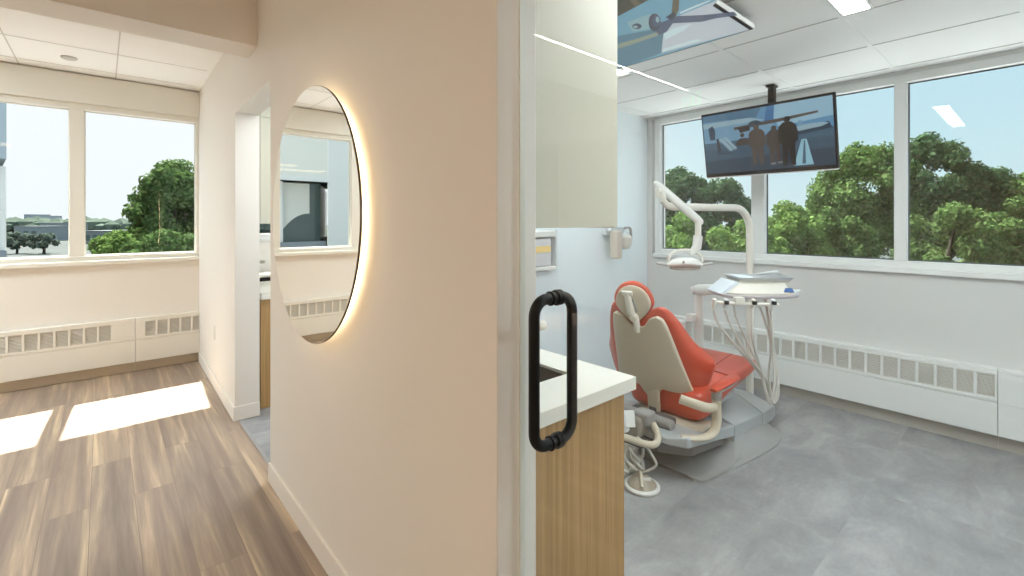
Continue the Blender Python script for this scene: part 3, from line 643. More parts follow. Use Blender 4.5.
shb = plate(sh_top, sh_bot, 0.03, 1.1, -0.010, 0.24, n=49, ex=0.35).build('back_shell', M['shell'], chair)
# latch marks at the foot of the shell stem
MB().obox((2.452, YC + .018, .345), (0, 1, 0), (-.1, 0, 1), (1, 0, .1), 0.036, 0.075, 0.014).build('back_stem', M['shell'], shb, bevel=0.006)
MB().obox((2.441, YC + .018, .292), (0, 1, 0), (-.1, 0, 1), (1, 0, .1), 0.022, 0.010, 0.006).build('hinge_cover', M['dgrey'], shb, bevel=0.002)
# headrest: tilted pad with its beige back and bracket
HC = Vector((2.232, YC + 0.012, 0.936)); hax = Vector((-0.30, 0.0, 0.954)).normalized(); hn = Vector((0.954, 0, 0.30)).normalized(); hl = Vector((0, -1, 0))
for q_ in (hax, hn, hl): q_.rotate(Matrix.Rotation(math.radians(21), 3, 'Z'))
def hp(s, l, dd): return HC + hax * s + hl * l + hn * dd
def pad(W, Hh, th, dd, tilt=0.0, n=28, drop=0.0):
    rings = []
    for kx in range(9):
        u = -1 + 2 * kx / 8; r = math.sqrt(max(0.0, 1 - abs(u) ** 2.6)); r = max(r, 0.5 if abs(u) == 1 else r)
        ring = []
        for k in range(n):
            a = 2 * PI * k / n; x = math.cos(a); z = math.sin(a)
            wz = W * (1 - 0.48 * max(0, -z) ** 1.2)                  # teardrop: narrower at the neck
            ring.append(hp(Hh * z * (1 + 0.02 * 0) * (0.72 + .28 * r), wz * x * (0.72 + .28 * r) + tilt * z, dd + th / 2 * u))
        rings.append(ring)
    return MB().loft(rings)
hr = pad(0.114, 0.130, 0.046, 0.024, 0.0).build('headrest', M['red'], chair, sub=1)
pad(0.099, 0.114, 0.024, 0.000).build('headrest_shell', M['shell'], hr)
MB().tube([hp(0.075, -0.028, -0.014), hp(0.0, -0.017, -0.02), hp(-0.055, -0.006, -0.028)], [0.014, 0.016, 0.016], 12, flat=1.4).build('headrest_bracket', M['cream'], hr)
MB().obox(hp(0.070, -0.026, -0.016), hl, hax, hn, 0.030, 0.014, 0.011).build('headrest_lever', M['cream'], hr, bevel=0.005)
MB().obox(hp(0.0, 0.012, -0.016), hl, (hax * 1 - hl * 0.30), hn, 0.005, 0.040, 0.006).build('bracket_slot', M['mgrey'], hr)
MB().lathe([(0.001, 0.022), (0.018, 0.02), (0.023, 0.012), (0.023, -0.012), (0.018, -0.02), (0.001, -0.022)], hp(-0.072, 0.006, -0.028), 20, hn).build('knuckle', M['cream'], hr)
MB().tube([hp(-0.07, 0.006, -0.022), bk(0.97, 0.0, -0.012), bk(0.83, 0.0, -0.014)], 0.018, 12, flat=1.2).build('neck_bar', M['cream'], chair)

# seat and leg cushion
rings = []
for x, hw, zt, zb in ((2.48, .20, .40, .30), (2.50, .235, .43, .265), (2.56, .25, .455, .26), (2.66, .256, .465, .30), (2.76, .258, .468, .345), (2.85, .258, .470, .370), (3.0, .258, .482, .392), (3.12, .256, .492, .405), (3.2, .25, .496, .412), (3.25, .24, .49, .425), (3.27, .21, .475, .44)):
    m, hh = (zt + zb) / 2, (zt - zb) / 2
    rings.append([(x + 0.035 * (1 - abs(math.cos(2 * PI * k / 24)) ** 3) * 0, YC - 0.02 + hw * sp(math.cos(2 * PI * k / 24), .38), m + hh * sp(math.sin(2 * PI * k / 24), .55)) for k in range(24)])
st = MB().loft(rings).build('seat_cushion', M['red'], chair, sub=1)
MB().tube(catmull([(2.84, YC - .26, .46), (2.845, YC - .2, .469), (2.845, YC, .4705), (2.845, YC + .18, .469), (2.84, YC + .225, .46)], 4), 0.006, 8).build('seam', M['redseam'], st)
MB().tube(catmull([(2.86, YC - .12, .4705), (2.97, YC - .115, .479), (3.10, YC - .11, .4895), (3.21, YC - .105, .4945)], 4), 0.0045, 8).build('seam', M['redseam'], st)
# beige arm bracket and pad on the near side
for sd in (-1,):
    yy = YC + sd * 0.335; yi = YC + sd * 0.215
    pts = catmull([(2.33, yi, .445), (2.37, YC + sd * .27, .425), (2.43, yy - sd * .02, .40), (2.485, yy, .395)], 5)
    MB().tube(pts, [0.026] * len(pts), 12, flat=0.6, up=(0, 0, 1)).build('arm_link', M['shell'], chair)
    pts = catmull([(2.497, yy, .47), (2.50, yy, .38), (2.497, yy, .31), (2.465, yy + sd * -.004, .262), (2.40, yy - sd * .03, .245), (2.30, yy - sd * .10, .25)], 6)
    arm = MB().tube(pts, [0.026] * len(pts), 14, flat=0.62, up=(0, 1, 0)).build('arm_post', M['shell'], chair)
    MB().tube([(2.498, yy, .435), (2.50, yy, .487)], 0.0275, 14).build('arm_socket', M['mgrey'], arm)
    ap = MB().tube([(2.46, yy, .490), (2.50, yy, .497), (2.62, yy, .503), (2.72, yy, .503), (2.745, yy, .502)], [0.010, .016, .018, .017, .010], 14, flat=2.0, up=(0, 0, 1)).build('arm_pad', M['red'], chair)
    MB().tube([(2.48, yy, .478), (2.62, yy, .486), (2.735, yy, .487)], [.010, .013, .008], 10, flat=2.7, up=(0, 0, 1)).build('arm_tray', M['mgrey'], ap)
# seat pan and mechanism
MB().box(2.52, 3.12, YC - .17, YC + .17, .245, .36).build('seat_pan', M['cgrey'], chair, bevel=0.02)
MB().box(2.31, 2.46, YC - .13, YC + .15, .205, .285).build('back_mechanism', M['dgrey'], chair, bevel=0.02)
MB().tube([(2.33, YC - .17, .285), (2.33, YC + .16, .285)], 0.028, 16).build('back_hinge', M['mgrey'], chair)
MB().obox((2.52, YC - .05, .250), (1, 0, 0), (0, 1, 0), (0, 0, 1), .08, .225, .014).build('pan_rim', M['shell'], chair, bevel=0.018)
# lift arm
def xz(poly, y0, y1, nm, m, bv, par=chair, inset=0.0):
    return MB().prism(poly, lambda p, y: (p[0], y, p[1]), y0, y1).build(nm, m, par, bevel=bv)
def slab(prof, y0, y1, ch, nm, m, bv):
    # profile (x, z bottom, z top) extruded in y, head end chamfered in plan
    rings = []
    for i, (x, zb, zt) in enumerate(prof):
        c = ch[i]; rings.append([(x, y0 + c, zb), (x, y0 + c, zt), (x, y1 - c, zt), (x, y1 - c, zb)])
    return MB().loft(rings).build(nm, m, chair, bevel=bv)
lift = slab([(2.245, .212, .250), (2.30, .206, .262), (2.40, .190, .258), (2.60, .155, .225), (2.842, .110, .178)], YC - .285, YC + .285, [.10, .004, 0, 0, 0], 'lift_arm', M['cgrey'], 0.010)
slab([(2.25, .15, .208), (2.40, .12, .186), (2.78, .07, .118)], YC - .25, YC + .25, [.12, 0, 0], 'lift_cover', mat('shadow_grey_plastic', (0.16, 0.155, 0.15, 1), 0.5), 0.010)  # cover darkened to stand for the shaded opening under the lift arm
# base: floor plate that rises into a hump at the foot end
rings = []
for x, wb, wt, zt in ((2.385, .26, .255, .012), (2.39, .29, .285, .020), (2.42, .318, .308, .024), (2.60, .345, .335, .026), (2.70, .36, .33, .030), (2.80, .375, .31, .050), (2.87, .385, .295, .085), (2.95, .395, .29, .096), (3.05, .405, .288, .098), (3.16, .41, .285, .085), (3.28, .39, .28, .060), (3.38, .33, .27, .040)):
    def sec(sg):
        k = max(0.0, min(1.0, (zt - 0.03) / 0.12))
        return [(x, YC + sg * wb, 0.0), (x, YC + sg * wb, 0.010), (x, YC + sg * (wb - .03 - .01 * k), .016 + .012 * k), (x, YC + sg * (wt + (wb - wt) * .35), .018 + (zt - .02) * .28), (x, YC + sg * (wt + .012), zt * .80), (x, YC + sg * (wt - .02), zt - .001)]
    rings.append(sec(-1) + sec(1)[::-1])
bs = MB().loft(rings).build('base', M['grey'], chair, sharp=50)
def hump(prof, hw, nm):
    rings = []
    for x, zb, ze, zt, w in prof:              # bottom, shoulder and crown heights
        rings.append([(x, YC - w * hw, zb), (x, YC - w * hw, ze - .008), (x, YC - w * (hw - .012), ze), (x, YC - w * .12, zt), (x, YC + w * .12, zt), (x, YC + w * (hw - .012), ze), (x, YC + w * hw, ze - .008), (x, YC + w * hw, zb)])
    return MB().loft(rings).build(nm, M['cgrey'], chair, bevel=0.006)
hump([(2.850, .05, .176, .230, 1), (2.95, .05, .170, .236, 1), (3.10, .05, .156, .232, 1), (3.270, .04, .138, .212, 1)], .282, 'base_cover')
hump([(3.280, .045, .136, .210, 1), (3.38, .035, .132, .195, .99), (3.48, .03, .124, .175, .97), (3.54, .03, .105, .145, .93), (3.56, .03, .07, .09, .90)], .282, 'toe_cover')
MB().box(3.30, 3.54, YC - .24, YC + .24, 0.0, .05).build('toe_base', M['mgrey'], chair, bevel=0.01)
# assistant's holder on the far/head side: beige bar, hoses, solids cup
ahl = MB().tube(catmull([(1.96, 1.56, .272), (2.06, 1.46, .262), (2.14, 1.385, .228), (2.19, 1.35, .222), (2.235, 1.36, .25), (2.25, 1.40, .30)], 6), 0.018, 12).build('assistant_bar', M['shell'], chair)
MB().tube(catmull([(2.0, 1.58, .245), (2.08, 1.46, .235), (2.14, 1.41, .205), (2.18, 1.40, .20)], 6), 0.009, 8).build('hose', M['dgrey'], ahl)
MB().tube(catmull([(2.02, 1.60, .44), (2.055, 1.51, .42), (2.08, 1.49, .36), (2.10, 1.48, .28)], 5), [.03] * 16, 12).build('cup_holder', M['lgrey'], chair)
MB().obox((2.112, 1.452, .345), (0.74, -0.66, 0), (0.3, 0.3, 0.9), (.6, .7, -.3), 0.026, 0.042, 0.006).build('instrument_clip', M['white'], chair, bevel=0.004)
MB().box(2.17, 2.31, 1.43, 1.56, .22, .33).build('assistant_block', mat('taupe_plastic', (0.28, 0.25, 0.21, 1), 0.45), chair, bevel=0.025)
MB().box(2.20, 2.29, 1.40, 1.50, .28, .36).build('mechanism_cover', M['mgrey'], chair, bevel=0.02)
for k, (x, y, r) in enumerate(((2.07, 1.47, .0), (2.13, 1.45, .02), (2.16, 1.43, .03))):
    MB().tube(catmull([(x, y, .24), (x - .05 + r, y + .03, .14), (x + .01, y - .02, .075), (x + .07, y + .03, .06 + r), (x + .1, y + .1, .10)], 6), 0.009, 8).build('hose', M['hose'], ahl)
# foot control: round pedal and clear solids canister standing on the floor
t = thing('foot_control', (2.13, 1.39, 0.0), 'round white rimmed foot pedal on the floor beside the oak cabinet', 'foot pedal')
MB().lathe([(0.086, 0.0), (0.092, 0.004), (0.092, 0.014), (0.084, 0.020), (0.076, 0.020), (0.074, 0.014)], (2.13, 1.39, 0.001), 40, cap=False).build('rim', M['white'], t)
MB().lathe([(0.001, 0.0), (0.076, 0.0), (0.074, 0.018), (0.05, 0.045), (0.02, 0.055), (0.001, 0.056)], (2.13, 1.39, 0.002), 36).build('pedal', mat('pedal_taupe', (0.33, 0.28, 0.22, 1), 0.35), t)
MB().tube([(2.075, 1.355, .034), (2.11, 1.38, .062), (2.15, 1.41, .062), (2.185, 1.43, .036)], 0.010, 10).build('strap', M['shell'], t)
MB().obox((2.125, 1.365, .052), (0.66, .75, 0), (.75, -.66, 0), (0, 0, 1), 0.008, 0.03, 0.008).build('arrow_mark', M['white'], t, bevel=0.003)
MB().tube(catmull([(2.07, 1.46, .02), (2.04, 1.50, .03), (2.0, 1.52, .05), (1.97, 1.50, .035), (1.9, 1.5, .015)], 5), 0.010, 8).build('hose', M['dgrey'], t)
t = thing('suction_canister', (2.245, 1.552, 0.0), 'cloudy clear suction canister with loose hoses behind the foot pedal', 'canister')
MB().lathe([(0.001, .005), (.055, .005), (.066, .012), (.070, .10), (.062, .135), (.035, .143), (.034, .144), (.001, .144)], (2.245, 1.552, 0.0), 28).build('jar', M['clearcup'], t)
MB().lathe([(0.04, .145), (.042, .15), (.042, .17), (.02, .178), (.001, .178)], (2.245, 1.552, 0.0), 24).build('lid', M['lgrey'], t)
MB().lathe([(.001, .001), (.07, .001), (.072, .01), (.001, .012)], (2.245, 1.552, 0), 24).build('foot', M['hose'], t)
for k, (dx, dy) in enumerate(((.0, -.03), (.03, .02), (-.03, .01))):
    MB().tube(catmull([(2.245 + dx * .5, 1.552 + dy * .5, .172), (2.225 + dx * 2, 1.52 + dy * 2, .195), (2.19 + dx * 2, 1.43 + dy * 2, .16), (2.20 + dx, 1.415 + dy * 2, .10), (2.15 + dx, 1.48 + dy, .03)], 6), 0.0075, 8).build('hose', M['hose'], t)

# ------------------------------------------------------------------ operating light on its post
PX, PY, PZ = 3.60, 1.43, 1.496
t = thing('operating_light', (PX, PY, 0.0), 'ivory dental lamp on a tall bent post behind the chair', 'lamp')
Epos = Vector((2.775, 1.622, PZ - 0.003))
dirv = (Epos - Vector((PX, PY, PZ))); dirv.z = 0; dirv.normalize()
MB().lathe([(.08, .001), (.08, .012), (.03, .02), (.001, .02)], (PX, PY, 0), 20).build('floor_flange', M['cream'], t)
pts = [Vector((PX, PY, 0.015)), Vector((PX, PY, 0.7)), Vector((PX, PY, PZ - .17))]
for k in range(1, 9):
    a = k / 8 * PI / 2; pts.append(Vector((PX, PY, PZ - .17)) + dirv * (.17 * (1 - math.cos(a))) + Vector((0, 0, .17 * math.sin(a))))
pts += [Vector((PX, PY, PZ)).lerp(Epos, q) + Vector((0, 0, 0)) for q in (.5, .8, .93)]
el = [Epos + Vector((0, 0, .01)), Epos + dirv * .035 + Vector((0, 0, .04)), Epos + dirv * .04 + Vector((0, 0, .10))]
MB().tube(pts + el, [0.0255] * len(pts) + [0.024, 0.023, 0.021], 18).build('post', M['cream'], t)
A0 = Vector((2.728, 1.663, 1.636)); A1 = Vector((2.935, 1.482, 1.398))
ad = (A1 - A0).normalized()
MB().tube([A0 - ad * .03, A0 - ad * .012, A0 + ad * .02, A0.lerp(A1, .5), A1 - ad * .02, A1 + ad * .012, A1 + ad * .025], [.010, .023, .028, .028, .027, .022, .010], 16, flat=0.75, up=(0, 0, 1)).build('spring_arm', M['white'], t)
MB().lathe([(.020, 0), (.0225, .01), (.0225, .06), (.018, .065)], A0 + Vector((0.004, -.004, -.085)), 16).build('elbow', M['cream'], t)
LH = Vector((2.862, 1.545, 1.125))
MB().tube([A1 + Vector((-.006, .006, -.005)), A1 + Vector((-.006, .006, -.115))], 0.020, 14).build('swivel', M['cream'], t)
MB().tube([A1 + Vector((-.006, .006, -.095)), A1 + Vector((-.012, .012, -.17)), LH + Vector((.03, -.02, .055))], [.030, .030, .018], 14).build('fork', M['white'], t)
# head: wide low hood across the view with bent yoke and two handles
hx = Vector((0.74, -0.67, 0)).normalized(); hy = Vector((0.67, 0.74, 0)).normalized(); hz = Vector((0, 0, 1))
rings = []
for i in range(13):
    q = -1 + 2 * i / 12; s = math.sqrt(max(0.02, 1 - abs(q) ** 2.4))
    rings.append([LH + hx * (q * .120) + hy * (.065 * s * sp(math.cos(2 * PI * k / 20), .8)) + hz * (.038 * s * sp(math.sin(2 * PI * k / 20), .8) - .014 * q * q + (0 if math.sin(2 * PI * k / 20) > 0 else .012 * s)) for k in range(20)])
lamp = MB().loft(rings).build('lamp_hood', M['white'], t, sub=1)
MB().loft([[LH + hx * (.098 * r * sp(math.cos(2 * PI * k / 24), .8)) + hy * (.050 * r * sp(math.sin(2 * PI * k / 24), .8)) + hz * z for k in range(24)] for r, z in ((1.0, -.024), (.98, -.040), (.8, -.044))]).build('lens', mat('lens_grey_brown', (0.30, 0.25, 0.21, 1), 0.2), lamp)
MB().tube(catmull([LH + hx * -.105 + hz * .005, LH + hx * -.10 + hz * .045, LH + hx * -.06 + hz * .075, LH + hx * 0 + hz * .085, LH + hx * .06 + hz * .075, LH + hx * .105 + hz * .045, LH + hx * .11 + hz * .005], 5), 0.010, 10).build('yoke', M['cream'], lamp)
MB().lathe([(.001, .001), (.008, .001), (.008, .006), (.001, .008)], LH + hx * -.03 - hy * .062 + hz * .012, 12, -hy).build('sensor', M['mgrey'], lamp)
for sg in (-1, 1):
    MB().tube([LH + hx * (sg * .110) + hz * -.012, LH + hx * (sg * .150) + hz * -.004, LH + hx * (sg * .183) + hz * -.001], [.009, .010, .007], 10).build('handle', mat('handle_grey', (0.42, 0.42, 0.41, 1), 0.4), lamp)

# ------------------------------------------------------------------ delivery unit: post, arm, instrument head with tray
DC = Vector((2.995, 1.175, 0.0))
t = thing('delivery_unit', (3.44, 1.742, 0.0), 'dental instrument console with hanging hoses and a steel tray beside the chair', 'instrument console')
MB().lathe([(.09, 0.001), (.09, .012), (.034, .02), (.033, .835), (.001, .836)], (3.434, 1.738, 0), 20).build('post', M['white'], t)
MB().box(3.35, 3.425, 1.745, 1.805, .63, .69).build('post_bracket', M['white'], t, bevel=0.008)
MB().obox((3.31, 1.822, .575), (.75, -.66, 0), (.66, .75, 0), (0, 0, 1), .034, .03, .07).build('water_bottle', mat('cloudy_bottle', (0.74, 0.78, 0.79, 1), 0.3), t, bevel=0.02)
ex_ = Vector((0.745, -0.667, 0)); ey_ = Vector((0.667, 0.745, 0))
MB().tube([Vector((3.40, 1.785, .865)), Vector((3.434, 1.738, .872)), Vector((3.12, 1.43, .940)), Vector((2.95, 1.26, .955))], [.03, .042, .036, .034], 14, flat=1.0, up=(0, 0, 1)).build('arm', M['white'], t)
def dp(u, v, z): return DC + ex_ * u + ey_ * v + Vector((0, 0, z))
# console body
def rr_(hw, hd, e=.35, n=32, dz=0): return [(hw * sp(math.cos(2 * PI * k / n), e), hd * sp(math.sin(2 * PI * k / n), e)) for k in range(n)]
body = MB().loft([[dp(a * s, b_ * s, z + .018 * (a / .25) ** 2 * .0) for a, b_ in rr_(.205, .135)] for s, z in ((.90, .955), (.97, .962), (1.0, .975), (.96, .985), (.84, 1.005), (.78, 1.03))]).build('console', M['cream'], t, sharp=30)
MB().loft([[dp(a * s, b_ * s, z + .012 * (a / .3) ** 2) for a, b_ in rr_(.24, .15, .5)] for s, z in ((.97, .944), (1.0, .950), (1.0, .958), (.97, .962))]).build('bumper', mat('bumper_grey', (0.42, 0.38, 0.40, 1), 0.3), body)
MB().obox(dp(.150, -.117, .992), ex_ - Vector((0, 0, .0)), ey_ + Vector((0, 0, .9)), ey_ * -.9 + Vector((0, 0, 1)), .030, .016, .003).build('keypad', M['blue'], body, bevel=0.002)
MB().loft([[dp(-.215 + .03 * k, -.10, .962 + .024 * k) + ey_ * q for q in (0, .2)] + [dp(-.235 + .03 * k, -.10, .970 + .024 * k) + ey_ * q for q in (.2, 0)] for k in range(4)]).build('side_cover', M['tissue'], body)
MB().tube([dp(.22, -.02, .965), dp(.25, -.03, .974), dp(.272, -.035, .982)], [.016, .014, .008], 10).build('handle', M['lgrey'], body)
# instrument holder bar and instruments
MB().tube([dp(-.305, -.150, .930), dp(-.2, -.168, .924), (dp(-.02, -.168, .918)), dp(.075, -.15, .915)], 0.009, 10).build('holder_bar', M['cream'], t)
holders = (-.300, -.235, -.080, .030)
ends = [(2.985, 1.235), (3.03, 1.19), (3.11, 1.12), (3.15, 1.095)]
bottoms = [(.35, .09), (.33, .07), (.32, .03), (.31, .02)]
for k, u in enumerate(holders):
    v = -.172 + .03 * abs(u) * 2
    MB().tube([dp(u, v - .008, .948), dp(u, v + .006, .915), dp(u, v + .014, .890)], [.012, .013, .010], 10).build('handpiece', M['lgrey'] if k % 2 else M['cream'], t)
    if k in (1, 2, 3): MB().lathe([(.001, 0), (.013, .002), (.014, .02), (.001, .022)], dp(u, v - .018, .918), 12).build('holder_clip', M['tvblack'], t)
    dn = Vector((3.165 - .035 * k * .4, 1.085 + .03 * k * .3, .27 + .012 * k))
    if k < 2:
        sx = dp(u, v + .015, .885)
        mid1 = dp(u + .05, v + .03, .78); mid2 = dp(u + .19 - .03 * k, v + .06, .62 - .02 * k); mid3 = dp(.07 + .02 * k, .02, .43)
        low = dp(.12 + .02 * k, .035, .275 + .012 * k); up_ = dp(.165 + .015 * k, .045, .42); back = dp(.155, .05, .62); fin = dp(.10, .06, .95)
        pts = [sx, mid1, mid2, mid3, low, up_, back, fin]
    else:
        q = k - 2
        pts = [dp(u, v + .015, .885), dp(u + .015, v + .03, .70), dp(.06 + .04 * q, .0, .46), dp(.11 + .025 * q, .03, .31), dp(.138 + .02 * q, .042, .262 + .008 * q), dp(.172 + .015 * q, .05, .33), dp(.165 + .01 * q, .06, .55), dp(.10, .06, .80), dp(.02, .03, .95)]
    MB().tube(catmull(pts, 7), 0.0068, 8).build('hose', M['hose'], t)
MB().tube(catmull([dp(-.17, -.12, .94), dp(-.15, -.10, .84), dp(-.06, -.05, .68), dp(.04, .0, .50), dp(.10, .03, .33), dp(.13, .03, .30), dp(.155, .04, .42), dp(.14, .05, .7), dp(.08, 0, .95)], 7), 0.0065, 8).build('hose', M['hose'], t)
MB().obox(dp(-.16, -.160, .94), ex_, ey_, (0, 0, 1), .028, .02, .020).build('holder_bracket', M['cream'], t, bevel=0.006)
# steel instrument tray lying on the console
tr = MB(); TZ = 1.045
for s, zz in ((0, 0),):
    o1 = rr_(.172, .110, .22); o2 = rr_(.156, .095, .22)
    rings = [[dp(a + .035, b_ + .0, TZ + z) for a, b_ in o] for o, z in ((o2, .0), (o1, .018), (o1, .020), (o2, .003))]
    tr.loft(rings)
tag(tr.build('instrument_tray', M['steel']), 'flat steel tray on top of the dental instrument console', 'tray')
MB().obox(dp(.03, 0, 1.037), ex_, ey_, (0, 0, 1), .15, .085, .0075).build('tray_rest', M['cream'], t)
tag(MB().obox(dp(-.058, .0, TZ + .012), ex_, ey_, (0, 0, 1), .045, .08, .006).build('paper_pad', M['tissue'], bevel=0.003), 'pale blue paper pad at the end of the steel tray', 'paper')
tb = thing('syringe', dp(.165, .05, TZ + .02), 'slim metal syringe lying across the end of the steel tray', 'instrument')
MB().tube([dp(.04, .03, TZ + .026), dp(.12, .05, TZ + .030), dp(.19, .065, TZ + .036)], [.004, .010, .011], 10).build('barrel', M['lgrey'], tb)
MB().tube([dp(.19, .065, TZ + .036), dp(.20, .04, TZ + .024)], .006, 8).build('plunger', M['steel'], tb)

# ------------------------------------------------------------------ out of doors
struct('ground', MB().box(-400, 900, 6.5, 900, -7.2, -7.0).box(4.9, 900, -700, 6.5, -7.2, -7.0), M['ground'], flat=True)
struct('bounce_slab', MB().box(4.5, 19, -9, 17, -3.2, -3.0), mat('bounce_slab_pale', (0.56, 0.58, 0.61, 1), 0.9), flat=True)  # added unseen slab, bounces sunlight up onto the clinic ceiling
struct('bounce_slab', MB().box(-12, 4.38, 5.95, 17, -3.2, -3.0), mat('bounce_slab_grey', (0.34, 0.36, 0.38, 1), 0.9, noise=0.1, nscale=30), flat=True)  # added unseen slab, bounces daylight into the reception
def tree(px, d, ztop, half_px, zlow, leaf, label, n=7000, size=0.16, lobes=26, seed=1, group='trees beyond the windows', flatten=1.0, name='tree', core=0.70):
    rnd = random.Random(seed); base = far(px, d, -7.0)
    t = thing(name, base, label, 'tree', group)
    R = half_px / FPX * d; zc = (ztop + zlow) / 2; Hh = (ztop - zlow) / 2
    L = []
    lobes = int(lobes * 1.9); n = int(n * 1.7)
    for k in range(lobes):
        while True:
            q = Vector((rnd.uniform(-1, 1), rnd.uniform(-1, 1), rnd.uniform(-1, 1)))
            if 0.25 < q.length < 1: break
        q = q.normalized() * q.length ** 0.5
        r = rnd.uniform(.15, .30) * min(R, Hh * 1.1)
        w = 1.0 - .25 * max(0, q.z) ** 2
        L.append((Vector((base.x + q.x * (R - r * .8) * w, base.y + q.y * (R - r * .8) * w, zc + q.z * (Hh - r))), r))
    tot = sum(r * r for _, r in L); w = MB()
    for c, r in L:
        # inner leafy mass of the lobe
        no = len(w.v)
        bm = bmesh.new(); bmesh.ops.create_icosphere(bm, subdivisions=2, radius=r * core)
        vs = [c + v.co * rnd.uniform(.82, 1.12) for v in bm.verts]; fs = [tuple(v.index for v in f.verts) for f in bm.faces]; bm.free()
        # separate facets so each takes its own tone
        for f in fs: w.add([vs[i] for i in f], [(0, 1, 2)])
        for k in range(int(n * r * r / tot)):
            u = rnd.uniform(-1, 1); a = rnd.uniform(0, 2 * PI); s = math.sqrt(1 - u * u)
            nn = Vector((s * math.cos(a), s * math.sin(a), u)); p = c + nn * (r * rnd.uniform(.70, 1.25))
            dr = (nn + Vector((rnd.uniform(-1, 1), rnd.uniform(-1, 1), rnd.uniform(-.6, 1)))).normalized()
            b1 = dr.orthogonal().normalized(); b1.rotate(Matrix.Rotation(rnd.uniform(0, 6.28), 3, dr)); b2 = dr.cross(b1)
            h = size * rnd.uniform(.6, 1.3)
            w.add([p - b1 * h, p + b2 * h * .55, p + b1 * h, p - b2 * h * .55], [(0, 1, 2, 3)])
    me = bpy.data.meshes.new('crown'); me.from_pydata([tuple(Vector(p) - base) for p in w.v], [], w.f); me.materials.append(leaf); me.update()
    o = bpy.data.objects.new('crown', me); COL.objects.link(o); o.parent = t
    tk = MB(); hgt = zc - .2 * Hh
    tk.tube([base + Vector((0, 0, -.1)), base + Vector((.05, .05, (hgt + 7) * .5)), Vector((base.x + .1, base.y, hgt))], [max(.12, R * .09), max(.10, R * .075), max(.06, R * .05)], 10)
    for k in range(4):
        c, r = L[k * 3 % len(L)]; tk.tube([Vector((base.x + .08, base.y, hgt - .15 * Hh)), Vector((base.x + .1, base.y, hgt)).lerp(c, .6) + Vector((0, 0, .1)), c], [R * .04, R * .025, R * .012], 8)
    tk.build('trunk', M['bark'], t); return t
# beyond the clinic window, left to right
tree(684, 34, 5.6, 36, -2.5, M['leafB'], 'dark tree behind the dental lamp arm in the first clinic pane', 9000, .15, 24, 11)
tree(722, 36, 4.9, 36, -2.5, M['leafB'], 'dark round topped tree just under the hanging television', 9000, .15, 22, 12)
tree(690, 24, 2.0, 45, -2.5, M['leafC'], 'low light green tree below the lamp arm in the first clinic pane', 8000, .12, 22, 13)
tree(752, 25, 1.65, 34, -2.5, M['leafC'], 'low light green tree behind the upright lamp post', 6000, .12, 16, 14)
tree(785, 27, 2.55, 40, -2.6, M['leafC'], 'wide low green tree below the television right of the lamp post', 9000, .13, 24, 15)
tree(838, 29, 2.4, 36, -2.6, M['leafA'], 'bushy mid green tree at the bottom of the second clinic pane', 8000, .13, 22, 16)
tree(868, 38, 8.0, 52, -2.0, M['leafA'], 'tall full tree right of the television in the second clinic pane', 14000, .17, 34, 17)
tree(832, 40, 5.2, 26, -2.0, M['leafA'], 'narrower tree close behind the corner of the television', 7000, .16, 18, 18)
tree(932, 36, 8.2, 44, -2.0, M['leafB'], 'tallest dark tree in the clinic pane at far right', 13000, .17, 30, 19)
tree(985, 34, 5.6, 34, -2.0, M['leafB'], 'rounded dark tree in the middle of the last clinic pane', 10000, .15, 24, 20)
tree(1035, 32, 5.0, 38, -2.0, M['leafA'], 'mid green tree at the right edge of the last clinic pane', 9000, .15, 24, 21)
tree(945, 25, 2.6, 46, -2.6, M['leafA'], 'low dark bushy tree at the foot of the last clinic pane', 9000, .12, 26, 22)
tree(1005, 25, 2.3, 34, -2.6, M['leafA'], 'low bushy tree at the bottom right corner of the clinic window', 8000, .12, 22, 23)
# beyond the reception window
tree(176, 22, 4.35, 40, -1.2, M['leafA'], 'big leafy tree in the reception window beside the partition', 13000, .11, 34, 31)
tree(128, 20, 1.35, 34, -2.0, M['leafC'], 'low yellowish bushy tree at the foot of the big reception tree', 8000, .09, 22, 32)
tree(168, 17, 1.2, 40, -1.6, M['leafA'], 'dark low bush right under the big reception tree', 8000, .09, 20, 33)
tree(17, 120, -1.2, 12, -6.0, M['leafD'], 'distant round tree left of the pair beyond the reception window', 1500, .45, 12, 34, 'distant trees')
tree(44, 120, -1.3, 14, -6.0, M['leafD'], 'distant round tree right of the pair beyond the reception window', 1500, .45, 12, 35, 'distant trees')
def block(px0, px1, d, ztop, m, label, floors=1, depth=14.0, group='distant buildings'):
    a, b = far(px0, d, 0), far(px1, d, 0); u = (b - a); W = u.length; u.normalize(); v = Vector((-u.y, u.x, 0))
    if v.dot(FW) < 0: v = -v
    c = (a + b) / 2 + v * depth / 2
    t = thing('building', (c.x, c.y, -7.0), label, 'building', group)
    MB().obox(c + Vector((0, 0, (ztop - 7) / 2)), u, v, (0, 0, 1), W / 2, depth / 2, (ztop + 7) / 2).build('walls', m, t)
    MB().obox(c + Vector((0, 0, ztop + .15)), u, v, (0, 0, 1), W / 2 + .2, depth / 2 + .2, .15).build('roof', M['roofp'], t)
    n = max(3, int(W / 3.5))
    for fl in range(floors):
        z = ztop - (ztop + 7) * (fl + .5) / floors
        for k in range(n):
            MB().obox(a + u * (W * (k + .5) / n) - v * .03 + Vector((0, 0, z)), u, v, (0, 0, 1), W / n * .3, .05, (ztop + 7) / floors * .22).build('window', M['darkglass'], t)
    return t
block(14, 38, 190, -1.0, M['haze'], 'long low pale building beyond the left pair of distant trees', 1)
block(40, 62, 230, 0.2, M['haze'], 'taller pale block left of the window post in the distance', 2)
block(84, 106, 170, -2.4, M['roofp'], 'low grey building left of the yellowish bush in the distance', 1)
block(24, 30, 900, 14, M['haze'], 'faint pale tower on the skyline, first of two', 6, 40)
